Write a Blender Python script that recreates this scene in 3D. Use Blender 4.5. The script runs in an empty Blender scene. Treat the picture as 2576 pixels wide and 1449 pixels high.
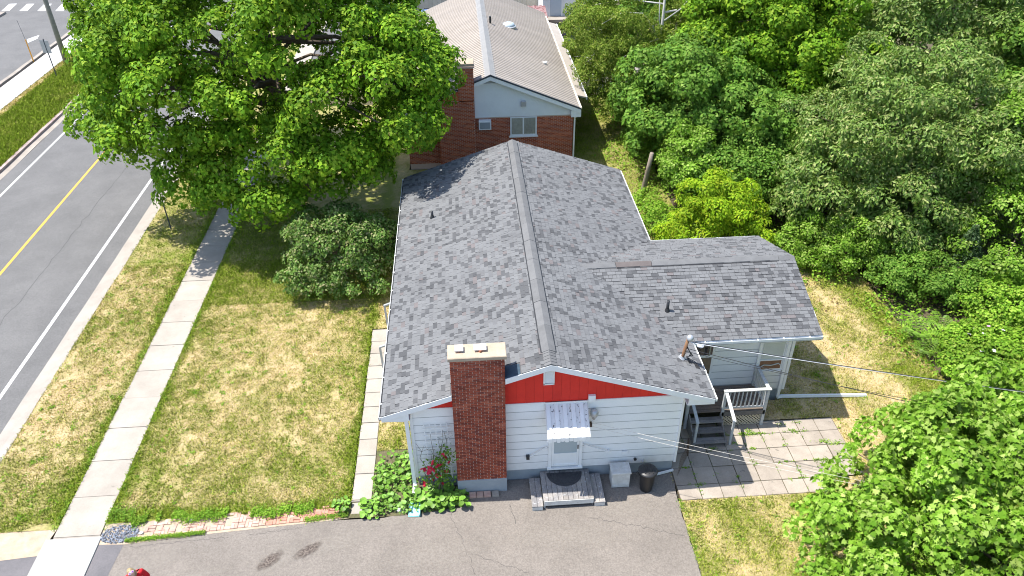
import bpy, math, random
import numpy as np
from mathutils import Vector, Matrix

R = math.radians
random.seed(7)
rng = np.random.default_rng(7)
scene = bpy.context.scene
COL = scene.collection

# ------------------------------------------------------------------ camera
def look(yaw, pit, rol):
    y, p, r = R(yaw), R(pit), R(rol)
    f = Vector((math.sin(y)*math.cos(p), math.cos(y)*math.cos(p), math.sin(p)))
    ri = f.cross(Vector((0, 0, 1))).normalized(); up = ri.cross(f)
    r2 = math.cos(r)*ri + math.sin(r)*up; u2 = -math.sin(r)*ri + math.cos(r)*up
    return Matrix((r2, u2, -f)).transposed()
CAMP = Vector((1.949, -16.885, 19.1))
cam_d = bpy.data.cameras.new('camera'); cam = bpy.data.objects.new('camera', cam_d); COL.objects.link(cam)
cam.matrix_world = Matrix.Translation(CAMP) @ look(3.733, -34.54, -0.567).to_4x4()
cam_d.sensor_width = 36; cam_d.lens = 36*1949.0/2576; cam_d.clip_end = 600
scene.camera = cam

# ------------------------------------------------------------------ sky, sun, exposure
SUN_EL, SUN_ROT = 64.9, -79.3
w = bpy.data.worlds.new('World'); scene.world = w; w.use_nodes = True
nt = w.node_tree; nt.nodes.clear()
wo = nt.nodes.new('ShaderNodeOutputWorld'); bg = nt.nodes.new('ShaderNodeBackground'); sky = nt.nodes.new('ShaderNodeTexSky')
sky.sky_type = 'NISHITA'; sky.sun_disc = False; sky.sun_elevation = R(SUN_EL); sky.sun_rotation = R(SUN_ROT)
bg.inputs[1].default_value = 0.15
nt.links.new(sky.outputs[0], bg.inputs[0]); nt.links.new(bg.outputs[0], wo.inputs[0])
sd = bpy.data.lights.new('sun', 'SUN'); sun = bpy.data.objects.new('sun', sd); COL.objects.link(sun)
sd.energy = 4.4; sd.angle = R(0.5); sd.color = (1, 0.955, 0.88)
tosun = Vector((math.sin(R(SUN_ROT))*math.cos(R(SUN_EL)), math.cos(R(SUN_ROT))*math.cos(R(SUN_EL)), math.sin(R(SUN_EL))))
sun.rotation_euler = tosun.to_track_quat('Z', 'Y').to_euler(); sun.location = (0, 0, 40)
scene.view_settings.view_transform = 'Standard'; scene.view_settings.look = 'None'
scene.view_settings.exposure = 0.94; scene.view_settings.gamma = 1.0; scene.view_settings.use_curve_mapping = False

scene.cycles.filter_width = 1.05

# ------------------------------------------------------------------ materials
def _n(t, k, **kw):
    n = t.nodes.new(k)
    for a, b in kw.items(): setattr(n, a, b)
    return n
def _ramp(t, cols, const=False):
    n = _n(t, 'ShaderNodeValToRGB'); cr = n.color_ramp
    if const: cr.interpolation = 'CONSTANT'
    while len(cr.elements) < len(cols): cr.elements.new(0.5)
    for e, (p, c) in zip(cr.elements, cols): e.position = p; e.color = (*c, 1)
    return n
def mat(name, col, col2=None, scale=3.0, rough=0.75, bump=0.0, bscale=60, rand=None, rv=0.25, spec=0.3,
        fine=0.0, fscale=90, metal=0.0, spots=None, spot_scale=8, spot_at=0.62, ramp=None, emit=None, sharp=(0.35, 0.65), wash=0.0, wscale=0.6, splash=None):
    m = bpy.data.materials.new(name); m.use_nodes = True; t = m.node_tree; L = t.links
    b = t.nodes['Principled BSDF']; b.inputs['Roughness'].default_value = rough; b.inputs['Metallic'].default_value = metal
    b.inputs['Specular IOR Level'].default_value = spec
    g = _n(t, 'ShaderNodeNewGeometry'); pos = g.outputs['Position']
    if rand == 'object':
        r = _n(t, 'ShaderNodeObjectInfo').outputs['Random']
    elif rand == 'island':
        r = g.outputs['Random Per Island']
    else: r = None
    if ramp:
        rp = _ramp(t, ramp, True); L.new(r, rp.inputs[0]); cur = rp.outputs[0]
    else:
        rgb = _n(t, 'ShaderNodeRGB'); rgb.outputs[0].default_value = (*col, 1); cur = rgb.outputs[0]
    if col2 is not None:
        nz = _n(t, 'ShaderNodeTexNoise'); nz.inputs['Scale'].default_value = scale; nz.inputs['Detail'].default_value = 6; nz.inputs['Roughness'].default_value = 0.65
        L.new(pos, nz.inputs['Vector'])
        mr = _n(t, 'ShaderNodeMapRange'); mr.inputs[1].default_value = sharp[0]; mr.inputs[2].default_value = sharp[1]; L.new(nz.outputs[0], mr.inputs[0])
        mx = _n(t, 'ShaderNodeMix', data_type='RGBA'); L.new(mr.outputs[0], mx.inputs[0]); L.new(cur, mx.inputs[6]); mx.inputs[7].default_value = (*col2, 1); cur = mx.outputs[2]
    if spots is not None:
        nz = _n(t, 'ShaderNodeTexNoise'); nz.inputs['Scale'].default_value = spot_scale; nz.inputs['Detail'].default_value = 5; nz.inputs['Roughness'].default_value = 0.7
        L.new(pos, nz.inputs['Vector'])
        mr = _n(t, 'ShaderNodeMapRange'); mr.inputs[1].default_value = spot_at; mr.inputs[2].default_value = spot_at+0.05; L.new(nz.outputs[0], mr.inputs[0])
        mx = _n(t, 'ShaderNodeMix', data_type='RGBA'); L.new(mr.outputs[0], mx.inputs[0]); L.new(cur, mx.inputs[6]); mx.inputs[7].default_value = (*spots, 1); cur = mx.outputs[2]
    if r is not None and not ramp:
        mr = _n(t, 'ShaderNodeMapRange'); mr.inputs[3].default_value = 1-rv; mr.inputs[4].default_value = 1+rv; L.new(r, mr.inputs[0])
        mx = _n(t, 'ShaderNodeMix', data_type='RGBA', blend_type='MULTIPLY'); mx.inputs[0].default_value = 1
        L.new(cur, mx.inputs[6]); L.new(mr.outputs[0], mx.inputs[7]); cur = mx.outputs[2]
    if fine > 0:
        nz = _n(t, 'ShaderNodeTexNoise'); nz.inputs['Scale'].default_value = fscale; nz.inputs['Detail'].default_value = 3
        L.new(pos, nz.inputs['Vector'])
        mr = _n(t, 'ShaderNodeMapRange'); mr.inputs[1].default_value = 0.3; mr.inputs[2].default_value = 0.7; mr.inputs[3].default_value = 1-fine; mr.inputs[4].default_value = 1+fine; L.new(nz.outputs[0], mr.inputs[0])
        mx = _n(t, 'ShaderNodeMix', data_type='RGBA', blend_type='MULTIPLY'); mx.inputs[0].default_value = 1
        L.new(cur, mx.inputs[6]); L.new(mr.outputs[0], mx.inputs[7]); cur = mx.outputs[2]
    if wash > 0:
        nz = _n(t, 'ShaderNodeTexNoise'); nz.inputs['Scale'].default_value = wscale; nz.inputs['Detail'].default_value = 6; nz.inputs['Roughness'].default_value = 0.6
        mp = _n(t, 'ShaderNodeMapping'); mp.inputs['Scale'].default_value = (0.45, 1.6, 1.0); L.new(pos, mp.inputs[0]); L.new(mp.outputs[0], nz.inputs['Vector'])
        mr = _n(t, 'ShaderNodeMapRange'); mr.inputs[1].default_value = 0.3; mr.inputs[2].default_value = 0.7; mr.inputs[3].default_value = 1-wash; mr.inputs[4].default_value = 1+wash; L.new(nz.outputs[0], mr.inputs[0])
        mx = _n(t, 'ShaderNodeMix', data_type='RGBA', blend_type='MULTIPLY'); mx.inputs[0].default_value = 1; L.new(cur, mx.inputs[6]); L.new(mr.outputs[0], mx.inputs[7]); cur = mx.outputs[2]
    if splash is not None:
        sx = _n(t, 'ShaderNodeSeparateXYZ'); L.new(pos, sx.inputs[0]); nz = _n(t, 'ShaderNodeTexNoise'); nz.inputs['Scale'].default_value = 5; nz.inputs['Detail'].default_value = 6; L.new(pos, nz.inputs['Vector'])
        mr = _n(t, 'ShaderNodeMapRange'); mr.inputs[1].default_value = 1.1; mr.inputs[2].default_value = 0.4; mr.inputs[3].default_value = 0; mr.inputs[4].default_value = 0.9; L.new(sx.outputs[2], mr.inputs[0])
        mu = _n(t, 'ShaderNodeMath', operation='MULTIPLY'); L.new(mr.outputs[0], mu.inputs[0]); L.new(nz.outputs[0], mu.inputs[1])
        mx = _n(t, 'ShaderNodeMix', data_type='RGBA'); L.new(mu.outputs[0], mx.inputs[0]); L.new(cur, mx.inputs[6]); mx.inputs[7].default_value = (*splash, 1); cur = mx.outputs[2]
    L.new(cur, b.inputs['Base Color'])
    if bump > 0:
        nz = _n(t, 'ShaderNodeTexNoise'); nz.inputs['Scale'].default_value = bscale; nz.inputs['Detail'].default_value = 4; L.new(pos, nz.inputs['Vector'])
        bp = _n(t, 'ShaderNodeBump'); bp.inputs['Strength'].default_value = bump; bp.inputs['Distance'].default_value = 0.02
        L.new(nz.outputs[0], bp.inputs['Height']); L.new(bp.outputs[0], b.inputs['Normal'])
    return m
def glass(name, col, rough=0.08):
    m = bpy.data.materials.new(name); m.use_nodes = True; b = m.node_tree.nodes['Principled BSDF']
    b.inputs['Base Color'].default_value = (*col, 1); b.inputs['Roughness'].default_value = rough; b.inputs['Specular IOR Level'].default_value = 0.6
    return m
def leafmat(name, cols, trans=0.3, rough=0.5, spec=0.35, tcol=(0.35, 0.55, 0.05)):
    m = bpy.data.materials.new(name); m.use_nodes = True; t = m.node_tree; L = t.links
    b = t.nodes['Principled BSDF']; out = t.nodes['Material Output']
    b.inputs['Roughness'].default_value = rough; b.inputs['Specular IOR Level'].default_value = spec
    g = _n(t, 'ShaderNodeNewGeometry')
    rp = _ramp(t, cols); L.new(g.outputs['Random Per Island'], rp.inputs[0])
    nz = _n(t, 'ShaderNodeTexNoise'); nz.inputs['Scale'].default_value = 0.6; L.new(g.outputs['Position'], nz.inputs['Vector'])
    mr = _n(t, 'ShaderNodeMapRange'); mr.inputs[1].default_value = 0.3; mr.inputs[2].default_value = 0.7; mr.inputs[3].default_value = 0.72; mr.inputs[4].default_value = 1.28; L.new(nz.outputs[0], mr.inputs[0])
    mx = _n(t, 'ShaderNodeMix', data_type='RGBA', blend_type='MULTIPLY'); mx.inputs[0].default_value = 1; L.new(rp.outputs[0], mx.inputs[6]); L.new(mr.outputs[0], mx.inputs[7])
    L.new(mx.outputs[2], b.inputs['Base Color'])
    tr = _n(t, 'ShaderNodeBsdfTranslucent'); m2 = _n(t, 'ShaderNodeMix', data_type='RGBA'); m2.inputs[0].default_value = 0.5
    L.new(mx.outputs[2], m2.inputs[6]); m2.inputs[7].default_value = (*tcol, 1); L.new(m2.outputs[2], tr.inputs[0])
    ms = _n(t, 'ShaderNodeMixShader'); ms.inputs[0].default_value = trans
    L.new(b.outputs[0], ms.inputs[1]); L.new(tr.outputs[0], ms.inputs[2]); L.new(ms.outputs[0], out.inputs[0])
    return m
def grassmat(name, straw, green, soil=None):
    """colour from the per-blade attribute 'g' (0 dry .. 1 green)"""
    m = bpy.data.materials.new(name); m.use_nodes = True; t = m.node_tree; L = t.links
    b = t.nodes['Principled BSDF']; b.inputs['Roughness'].default_value = 0.8; b.inputs['Specular IOR Level'].default_value = 0.15
    a = _n(t, 'ShaderNodeAttribute', attribute_name='g'); g = _n(t, 'ShaderNodeNewGeometry')
    mx = _n(t, 'ShaderNodeMix', data_type='RGBA'); L.new(a.outputs['Fac'], mx.inputs[0]); mx.inputs[6].default_value = (*straw, 1); mx.inputs[7].default_value = (*green, 1)
    cur = mx.outputs[2]
    nz = _n(t, 'ShaderNodeTexNoise'); nz.inputs['Scale'].default_value = 14 if soil else 1.3; nz.inputs['Detail'].default_value = 5; L.new(g.outputs['Position'], nz.inputs['Vector'])
    mr = _n(t, 'ShaderNodeMapRange'); mr.inputs[1].default_value = 0.3; mr.inputs[2].default_value = 0.7; mr.inputs[3].default_value = 0.75; mr.inputs[4].default_value = 1.25
    L.new(nz.outputs[0] if soil else g.outputs['Random Per Island'], mr.inputs[0])
    if not soil: mr.inputs[1].default_value = 0; mr.inputs[2].default_value = 1; mr.inputs[3].default_value = 0.5; mr.inputs[4].default_value = 1.5
    m2 = _n(t, 'ShaderNodeMix', data_type='RGBA', blend_type='MULTIPLY'); m2.inputs[0].default_value = 1; L.new(cur, m2.inputs[6]); L.new(mr.outputs[0], m2.inputs[7]); cur = m2.outputs[2]
    L.new(cur, b.inputs['Base Color'])
    return m

M = {}
M['asphalt'] = mat('asphalt_road', (0.118, 0.116, 0.115), (0.146, 0.143, 0.141), 0.5, 0.85, 0.3, 90, fine=0.15, fscale=22)
M['asphalt_drive'] = mat('asphalt_driveway', (0.170, 0.150, 0.131), (0.215, 0.190, 0.166), 0.45, 0.9, 0.5, 60, fine=0.2, fscale=24, spots=(0.12, 0.105, 0.10), spot_scale=0.9, spot_at=0.70)
M['asphalt_dark'] = mat('asphalt_patch', (0.12, 0.115, 0.12), (0.16, 0.15, 0.155), 1.2, 0.9, 0.3, 90, fine=0.2, fscale=50)
M['crack'] = mat('tar_crack', (0.05, 0.05, 0.052), rough=0.8)
M['paint_white'] = mat('road_paint_white', (0.60, 0.60, 0.585), (0.47, 0.46, 0.45), 2.5, 0.7, spots=(0.24, 0.235, 0.23), spot_scale=6, spot_at=0.62)
M['paint_yellow'] = mat('road_paint_yellow', (0.60, 0.345, 0.05), (0.50, 0.30, 0.08), 2.5, 0.7, spots=(0.26, 0.20, 0.12), spot_scale=6, spot_at=0.62)
M['conc'] = mat('concrete_old', (0.31, 0.278, 0.238), (0.375, 0.338, 0.292), 1.2, 0.9, 0.2, 50, rand='object', rv=0.07, fine=0.08, fscale=40, spots=(0.25, 0.222, 0.188), spot_scale=2.2, spot_at=0.66)
M['conc_new'] = mat('concrete_new', (0.34, 0.34, 0.312), (0.39, 0.385, 0.355), 1.0, 0.9, 0.1, 50, fine=0.05)
M['far_conc'] = mat('concrete_far', (0.42, 0.41, 0.40), (0.47, 0.46, 0.45), 1.0, 0.9)
M['conc_patio'] = mat('concrete_patio', (0.285, 0.245, 0.203), (0.355, 0.308, 0.258), 2.2, 0.92, 0.25, 50, rand='object', rv=0.12, fine=0.12, fscale=60, spots=(0.17, 0.152, 0.13), spot_scale=3.0, spot_at=0.64)
M['kerb'] = mat('kerb_concrete', (0.26, 0.23, 0.198), (0.34, 0.305, 0.265), 1.0, 0.9, 0.2, 40, fine=0.1)
M['kerb_pale'] = mat('kerb_concrete_pale', (0.30, 0.27, 0.235), (0.37, 0.335, 0.295), 1.0, 0.9, 0.2, 40, fine=0.1, spots=(0.2, 0.18, 0.155), spot_scale=2.5, spot_at=0.67)
M['kerb_red'] = mat('kerb_weathered', (0.28, 0.21, 0.19), (0.40, 0.33, 0.30), 1.5, 0.9, 0.2, 40)
M['dirt'] = mat('dirt', (0.10, 0.075, 0.05), (0.07, 0.075, 0.03), 0.6, 0.95, 0.4, 30, fine=0.25, fscale=25)
M['soil_tan'] = mat('dry_soil', (0.36, 0.28, 0.20), (0.45, 0.37, 0.28), 3, 0.95, 0.3, 40, fine=0.2)
M['lawn_ground'] = grassmat('lawn_thatch', (0.43, 0.33, 0.185), (0.18, 0.205, 0.035), soil=True)
M['grass'] = grassmat('grass_blades', (0.56, 0.44, 0.165), (0.19, 0.265, 0.018))
SH = [(0.0, (0.158, 0.161, 0.165)), (0.36, (0.149, 0.152, 0.156)), (0.60, (0.134, 0.136, 0.140)), (0.76, (0.094, 0.096, 0.100)), (0.90, (0.080, 0.082, 0.086)), (0.96, (0.145, 0.131, 0.131))]
M['shingle_edge'] = mat('shingle_butt_edge', (0.035, 0.035, 0.038), rough=0.95)
M['shingle_o'] = mat('asphalt_shingle_tab', (0, 0, 0), ramp=SH, rand='object', rough=0.95, bump=0.3, bscale=150, fine=0.12, fscale=50, spec=0.15, wash=0.10, wscale=0.9)
M['shingle_i'] = mat('asphalt_shingle', (0, 0, 0), ramp=SH, rand='island', rough=0.95, bump=0.3, bscale=150, fine=0.12, fscale=50, spec=0.15, wash=0.10, wscale=0.9)
M['roof_deck'] = mat('roof_underlay', (0.09, 0.09, 0.095), rough=0.95)
M['ridge'] = mat('ridge_cap', (0.132, 0.133, 0.135), (0.158, 0.159, 0.161), 3, 0.95, 0.2, 120, rand='object', rv=0.06, fine=0.08, spec=0.15)
M['ridge_brown'] = mat('ridge_cap_brown', (0.118, 0.102, 0.098), (0.14, 0.122, 0.117), 3, 0.95, fine=0.08, spec=0.15)
M['flash'] = mat('torn_underlay', (0.025, 0.045, 0.065), (0.04, 0.07, 0.1), 9, 0.5)
M['black'] = mat('black_plastic', (0.018, 0.018, 0.02), (0.03, 0.03, 0.032), 6, 0.45, spec=0.5)
M['blackmat'] = mat('black_rubber', (0.035, 0.037, 0.042), (0.06, 0.06, 0.065), 14, 0.8, 0.5, 80)
M['siding'] = mat('white_siding', (0.79, 0.805, 0.805), (0.82, 0.83, 0.83), 0.9, 0.55, 0.05, 60, rand='object', rv=0.02, fine=0.02, fscale=20, spots=(0.70, 0.70, 0.68), spot_scale=1.6, spot_at=0.68, wash=0.04, wscale=1.2, splash=(0.50, 0.47, 0.42))
M['lap_shadow'] = mat('lap_shadow_line', (0.33, 0.35, 0.36), (0.46, 0.48, 0.49), 3, 0.7)  # shadow line at each board overlap, painted on as grey
M['trim'] = mat('white_trim', (0.80, 0.81, 0.81), (0.75, 0.76, 0.75), 4, 0.5, fine=0.03)
M['trimdirty'] = mat('weathered_white_paint', (0.62, 0.62, 0.60), (0.50, 0.49, 0.46), 6, 0.7, 0.2, 60, spots=(0.17, 0.16, 0.15), spot_scale=9, spot_at=0.63)
M['peel'] = mat('peeling_white_paint', (0.66, 0.66, 0.65), (0.72, 0.72, 0.71), 4, 0.7, 0.1, 60, spots=(0.12, 0.115, 0.115), spot_scale=11, spot_at=0.57)
M['red'] = mat('red_gable_paint', (0.70, 0.035, 0.022), (0.63, 0.03, 0.02), 3, 0.6, rand='object', rv=0.05, fine=0.05)
M['found'] = mat('grey_foundation', (0.26, 0.295, 0.32), (0.32, 0.35, 0.37), 2, 0.85, 0.2, 40)
BR = [(0.0, (0.25, 0.06, 0.034)), (0.3, (0.31, 0.075, 0.042)), (0.6, (0.19, 0.046, 0.03)), (0.85, (0.36, 0.105, 0.06))]
M['brick_o'] = mat('red_brick', (0, 0, 0), ramp=BR, rand='object', rough=0.85, bump=0.3, bscale=90, fine=0.12, fscale=50, wash=0.15, wscale=1.5, spots=(0.42, 0.33, 0.29), spot_scale=2.5, spot_at=0.72)
M['brick_i'] = mat('red_brick_far', (0, 0, 0), ramp=BR, rand='island', rough=0.85, bump=0.3, bscale=90, fine=0.12, fscale=50, wash=0.15, wscale=1.5, spots=(0.42, 0.33, 0.29), spot_scale=2.5, spot_at=0.72)
BR2 = [(0.0, (0.36, 0.085, 0.032)), (0.3, (0.42, 0.105, 0.042)), (0.6, (0.30, 0.068, 0.028)), (0.85, (0.48, 0.14, 0.06))]
M['brick2_o'] = mat('orange_brick', (0, 0, 0), ramp=BR2, rand='object', rough=0.85, fine=0.12, fscale=40, wash=0.15, wscale=0.8)
M['brick2_i'] = mat('orange_brick_far', (0, 0, 0), ramp=BR2, rand='island', rough=0.85, fine=0.12, fscale=40, wash=0.15, wscale=0.8)
M['mortar'] = mat('mortar', (0.62, 0.50, 0.43), (0.70, 0.58, 0.50), 5, 0.95, 0.2, 80)
M['mortar2'] = mat('mortar_grey', (0.50, 0.36, 0.29), (0.56, 0.41, 0.34), 3, 0.95)
M['cap'] = mat('chimney_cap_concrete', (0.36, 0.29, 0.215), (0.44, 0.36, 0.275), 3, 0.95, 0.3, 50, spots=(0.30, 0.25, 0.19), spot_scale=5, spot_at=0.66, fine=0.1)
M['clay'] = mat('clay_flue', (0.32, 0.12, 0.06), (0.38, 0.16, 0.09), 9, 0.9)
M['paver'] = mat('brick_paver', (0.42, 0.25, 0.20), (0.50, 0.36, 0.29), 4, 0.9, 0.2, 60, rand='object', rv=0.18, fine=0.1)
M['paver_red'] = mat('brick_paver_red', (0.44, 0.20, 0.14), (0.50, 0.27, 0.2), 4, 0.9, 0.2, 60, rand='object', rv=0.15, fine=0.1)
M['plank'] = mat('weathered_grey_plank', (0.22, 0.205, 0.195), (0.15, 0.145, 0.145), 3, 0.85, 0.3, 50, rand='object', rv=0.22, fine=0.18, fscale=30)
M['plank_wh'] = mat('worn_painted_plank', (0.33, 0.30, 0.27), (0.20, 0.195, 0.20), 2.2, 0.85, 0.3, 60, rand='object', rv=0.18, fine=0.15, fscale=35, spots=(0.42, 0.43, 0.44), spot_scale=9, spot_at=0.60)
M['plank_br'] = mat('weathered_brown_plank', (0.20, 0.15, 0.115), (0.14, 0.12, 0.11), 3, 0.85, 0.3, 50, rand='object', rv=0.22, fine=0.2, fscale=30, spots=(0.28, 0.30, 0.32), spot_scale=6, spot_at=0.63)
M['railgrey'] = mat('grey_rail_paint', (0.50, 0.52, 0.54), (0.40, 0.42, 0.44), 5, 0.65, spots=(0.25, 0.22, 0.19), spot_scale=12, spot_at=0.68)
M['lattice'] = mat('cream_lattice', (0.58, 0.53, 0.43), (0.50, 0.45, 0.36), 5, 0.7)
M['metalgrey'] = mat('grey_metal', (0.36, 0.38, 0.41), (0.42, 0.44, 0.46), 5, 0.45, metal=0.3)
M['rust'] = mat('rusty_pipe', (0.23, 0.125, 0.065), (0.17, 0.09, 0.05), 9, 0.8)
M['rustdark'] = mat('rusty_steel', (0.07, 0.055, 0.045), (0.12, 0.07, 0.04), 9, 0.85)
M['galv'] = mat('galvanised_metal', (0.55, 0.56, 0.57), (0.45, 0.46, 0.47), 8, 0.4, metal=0.5)
M['wire'] = mat('black_cable', (0.02, 0.02, 0.022), rough=0.5, spec=0.4)
M['wirewhite'] = mat('bare_aluminium_cable', (0.72, 0.72, 0.74), rough=0.4, spec=0.5)
M['rope'] = mat('clothes_line', (0.62, 0.58, 0.52), rough=0.7)
M['glassdark'] = glass('dark_window_glass', (0.015, 0.016, 0.018))
M['glassgrey'] = glass('curtained_glass', (0.34, 0.41, 0.44), 0.15)
M['glassblue'] = glass('pale_door_glass', (0.42, 0.50, 0.56), 0.2)
M['curtain'] = mat('curtain_fabric', (0.30, 0.30, 0.25), (0.38, 0.37, 0.31), 6, 0.9)
M['brownpane'] = mat('brown_cardboard_pane', (0.16, 0.125, 0.085), (0.21, 0.16, 0.11), 4, 0.6)
M['blind'] = mat('pale_blind', (0.50, 0.53, 0.50), (0.58, 0.60, 0.57), 2, 0.5)
M['boardbrown'] = mat('brown_box_inside', (0.20, 0.10, 0.055), (0.26, 0.14, 0.08), 6, 0.7)
M['tin'] = mat('tan_steel_roofing', (0.34, 0.30, 0.26), (0.38, 0.335, 0.295), 1.2, 0.5, spec=0.4, rand='object', rv=0.05)
M['tinrib_shade'] = mat('steel_rib_shade', (0.10, 0.08, 0.065), rough=0.6)  # rib shading put into the colour, right-hand slope only
M['tincap'] = mat('steel_ridge_cap', (0.22, 0.215, 0.21), (0.25, 0.245, 0.24), 2, 0.5)
M['gablewhite'] = mat('white_stucco_panel', (0.78, 0.80, 0.81), (0.73, 0.75, 0.76), 1.5, 0.7, fine=0.03)
M['beige'] = mat('beige_panel_siding', (0.55, 0.50, 0.40), (0.60, 0.55, 0.45), 2, 0.7, rand='object', rv=0.05)
M['maroon'] = mat('maroon_shed', (0.20, 0.022, 0.025), (0.25, 0.03, 0.03), 3, 0.6)
M['maroonroof'] = mat('faded_maroon_tin', (0.30, 0.19, 0.18), (0.17, 0.06, 0.06), 4, 0.5, sharp=(0.45, 0.55))
M['doorblue'] = mat('pale_blue_door', (0.48, 0.54, 0.60), rough=0.5)
M['carblue'] = mat('blue_car_paint', (0.10, 0.17, 0.34), rough=0.25, spec=0.6)
M['cardark'] = mat('black_car_paint', (0.012, 0.014, 0.025), rough=0.25, spec=0.6)
M['tyre'] = mat('tyre_rubber', (0.02, 0.02, 0.02), rough=0.9)
M['bark'] = mat('brown_bark', (0.10, 0.075, 0.055), (0.15, 0.12, 0.095), 6, 0.95, 0.5, 30)
M['birchbark'] = mat('white_birch_bark', (0.62, 0.60, 0.58), (0.50, 0.48, 0.46), 4, 0.8, spots=(0.10, 0.09, 0.08), spot_scale=7, spot_at=0.62)
M['deadwood'] = mat('dead_wood_post', (0.30, 0.25, 0.20), (0.20, 0.16, 0.13), 5, 0.9, 0.5, 30)
M['polewood'] = mat('grey_green_pole', (0.18, 0.18, 0.15), (0.24, 0.23, 0.19), 4, 0.9)
M['orange'] = mat('orange_marker', (0.70, 0.33, 0.05), rough=0.6)
M['signback'] = mat('sign_back_metal', (0.33, 0.35, 0.36), (0.40, 0.42, 0.43), 3, 0.4, metal=0.4)
M['signdark'] = mat('dark_sign_post', (0.05, 0.06, 0.075), rough=0.6)
M['cyan'] = mat('cyan_plastic', (0.22, 0.62, 0.62), (0.40, 0.74, 0.74), 6, 0.5)
M['gravel'] = mat('blue_grey_gravel', (0.25, 0.27, 0.31), rand='island', rv=0.4, rough=0.9)
M['whitestone'] = mat('white_stone', (0.74, 0.72, 0.70), rough=0.8)
M['skin'] = mat('skin', (0.56, 0.34, 0.25), (0.60, 0.37, 0.28), 20, 0.5)
M['hair'] = mat('blond_hair', (0.42, 0.33, 0.17), (0.24, 0.18, 0.10), 30, 0.5, sharp=(0.42, 0.58))
M['shirt'] = mat('red_top', (0.55, 0.012, 0.02), (0.48, 0.01, 0.018), 8, 0.8)
M['jeans'] = mat('dark_blue_jeans', (0.05, 0.07, 0.13), (0.07, 0.09, 0.16), 10, 0.85)
M['lens'] = mat('purple_mirror_lens', (0.28, 0.02, 0.42), rough=0.15, spec=0.8)
M['lensframe'] = mat('white_sunglass_frame', (0.75, 0.70, 0.72), rough=0.4)
M['rose'] = mat('crimson_rose', (0.62, 0.015, 0.06), (0.72, 0.04, 0.10), 20, 0.6, rand='object', rv=0.15)
M['pink'] = mat('pink_flower', (0.72, 0.35, 0.60), rough=0.6)
M['whiteflower'] = mat('white_flower', (0.80, 0.78, 0.80), rough=0.6)

def G(*c): return [(i/(len(c)-1), v) for i, v in enumerate(c)]
M['lf_maple'] = leafmat('maple_leaf', G((0.06, 0.155, 0.006), (0.105, 0.225, 0.008), (0.15, 0.29, 0.012), (0.28, 0.39, 0.03)), 0.25, 0.6, 0.15)
M['lf_maple2'] = leafmat('dark_maple_leaf', G((0.055, 0.14, 0.014), (0.09, 0.195, 0.02), (0.13, 0.25, 0.03), (0.22, 0.33, 0.06)), 0.25, 0.6, 0.15)
M['lf_oak'] = leafmat('oak_leaf', G((0.075, 0.155, 0.022), (0.125, 0.215, 0.034), (0.17, 0.265, 0.05), (0.34, 0.36, 0.13)), 0.22, 0.5, 0.25)
M['lf_birch'] = leafmat('birch_leaf', G((0.075, 0.135, 0.01), (0.115, 0.185, 0.016), (0.16, 0.235, 0.025), (0.30, 0.31, 0.07)), 0.25, 0.6, 0.15)
M['lf_elder'] = leafmat('box_elder_leaf', G((0.16, 0.30, 0.010), (0.23, 0.39, 0.012), (0.30, 0.45, 0.016), (0.42, 0.48, 0.03)), 0.3, 0.6, 0.15)
M['lf_lilac'] = leafmat('lilac_leaf', G((0.065, 0.145, 0.02), (0.11, 0.205, 0.035), (0.16, 0.26, 0.06), (0.33, 0.31, 0.15)), 0.22, 0.55, 0.2)
M['lf_fore'] = leafmat('foreground_maple_leaf', G((0.08, 0.185, 0.010), (0.13, 0.255, 0.018), (0.19, 0.33, 0.035), (0.34, 0.45, 0.11)), 0.25, 0.6, 0.15)
M['lf_weed'] = leafmat('weed_leaf', G((0.085, 0.20, 0.012), (0.14, 0.28, 0.018), (0.20, 0.35, 0.03), (0.30, 0.41, 0.06)), 0.25, 0.6, 0.15)
M['lf_fern'] = leafmat('fern_leaf', G((0.12, 0.25, 0.02), (0.17, 0.31, 0.03), (0.23, 0.36, 0.04)), 0.35)
M['lf_spruce'] = leafmat('spruce_needles', G((0.035, 0.075, 0.025), (0.055, 0.105, 0.035), (0.08, 0.14, 0.05)), 0.1)
M['lf_mallow'] = leafmat('round_leaf', G((0.08, 0.19, 0.02), (0.12, 0.25, 0.028), (0.17, 0.32, 0.045), (0.26, 0.38, 0.08)), 0.24)
M['stem'] = mat('grey_brown_stem', (0.13, 0.11, 0.08), (0.18, 0.15, 0.11), 10, 0.9)
M['litter'] = leafmat('dead_leaf', G((0.10, 0.05, 0.02), (0.18, 0.10, 0.05), (0.25, 0.16, 0.08)), 0.1)

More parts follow.
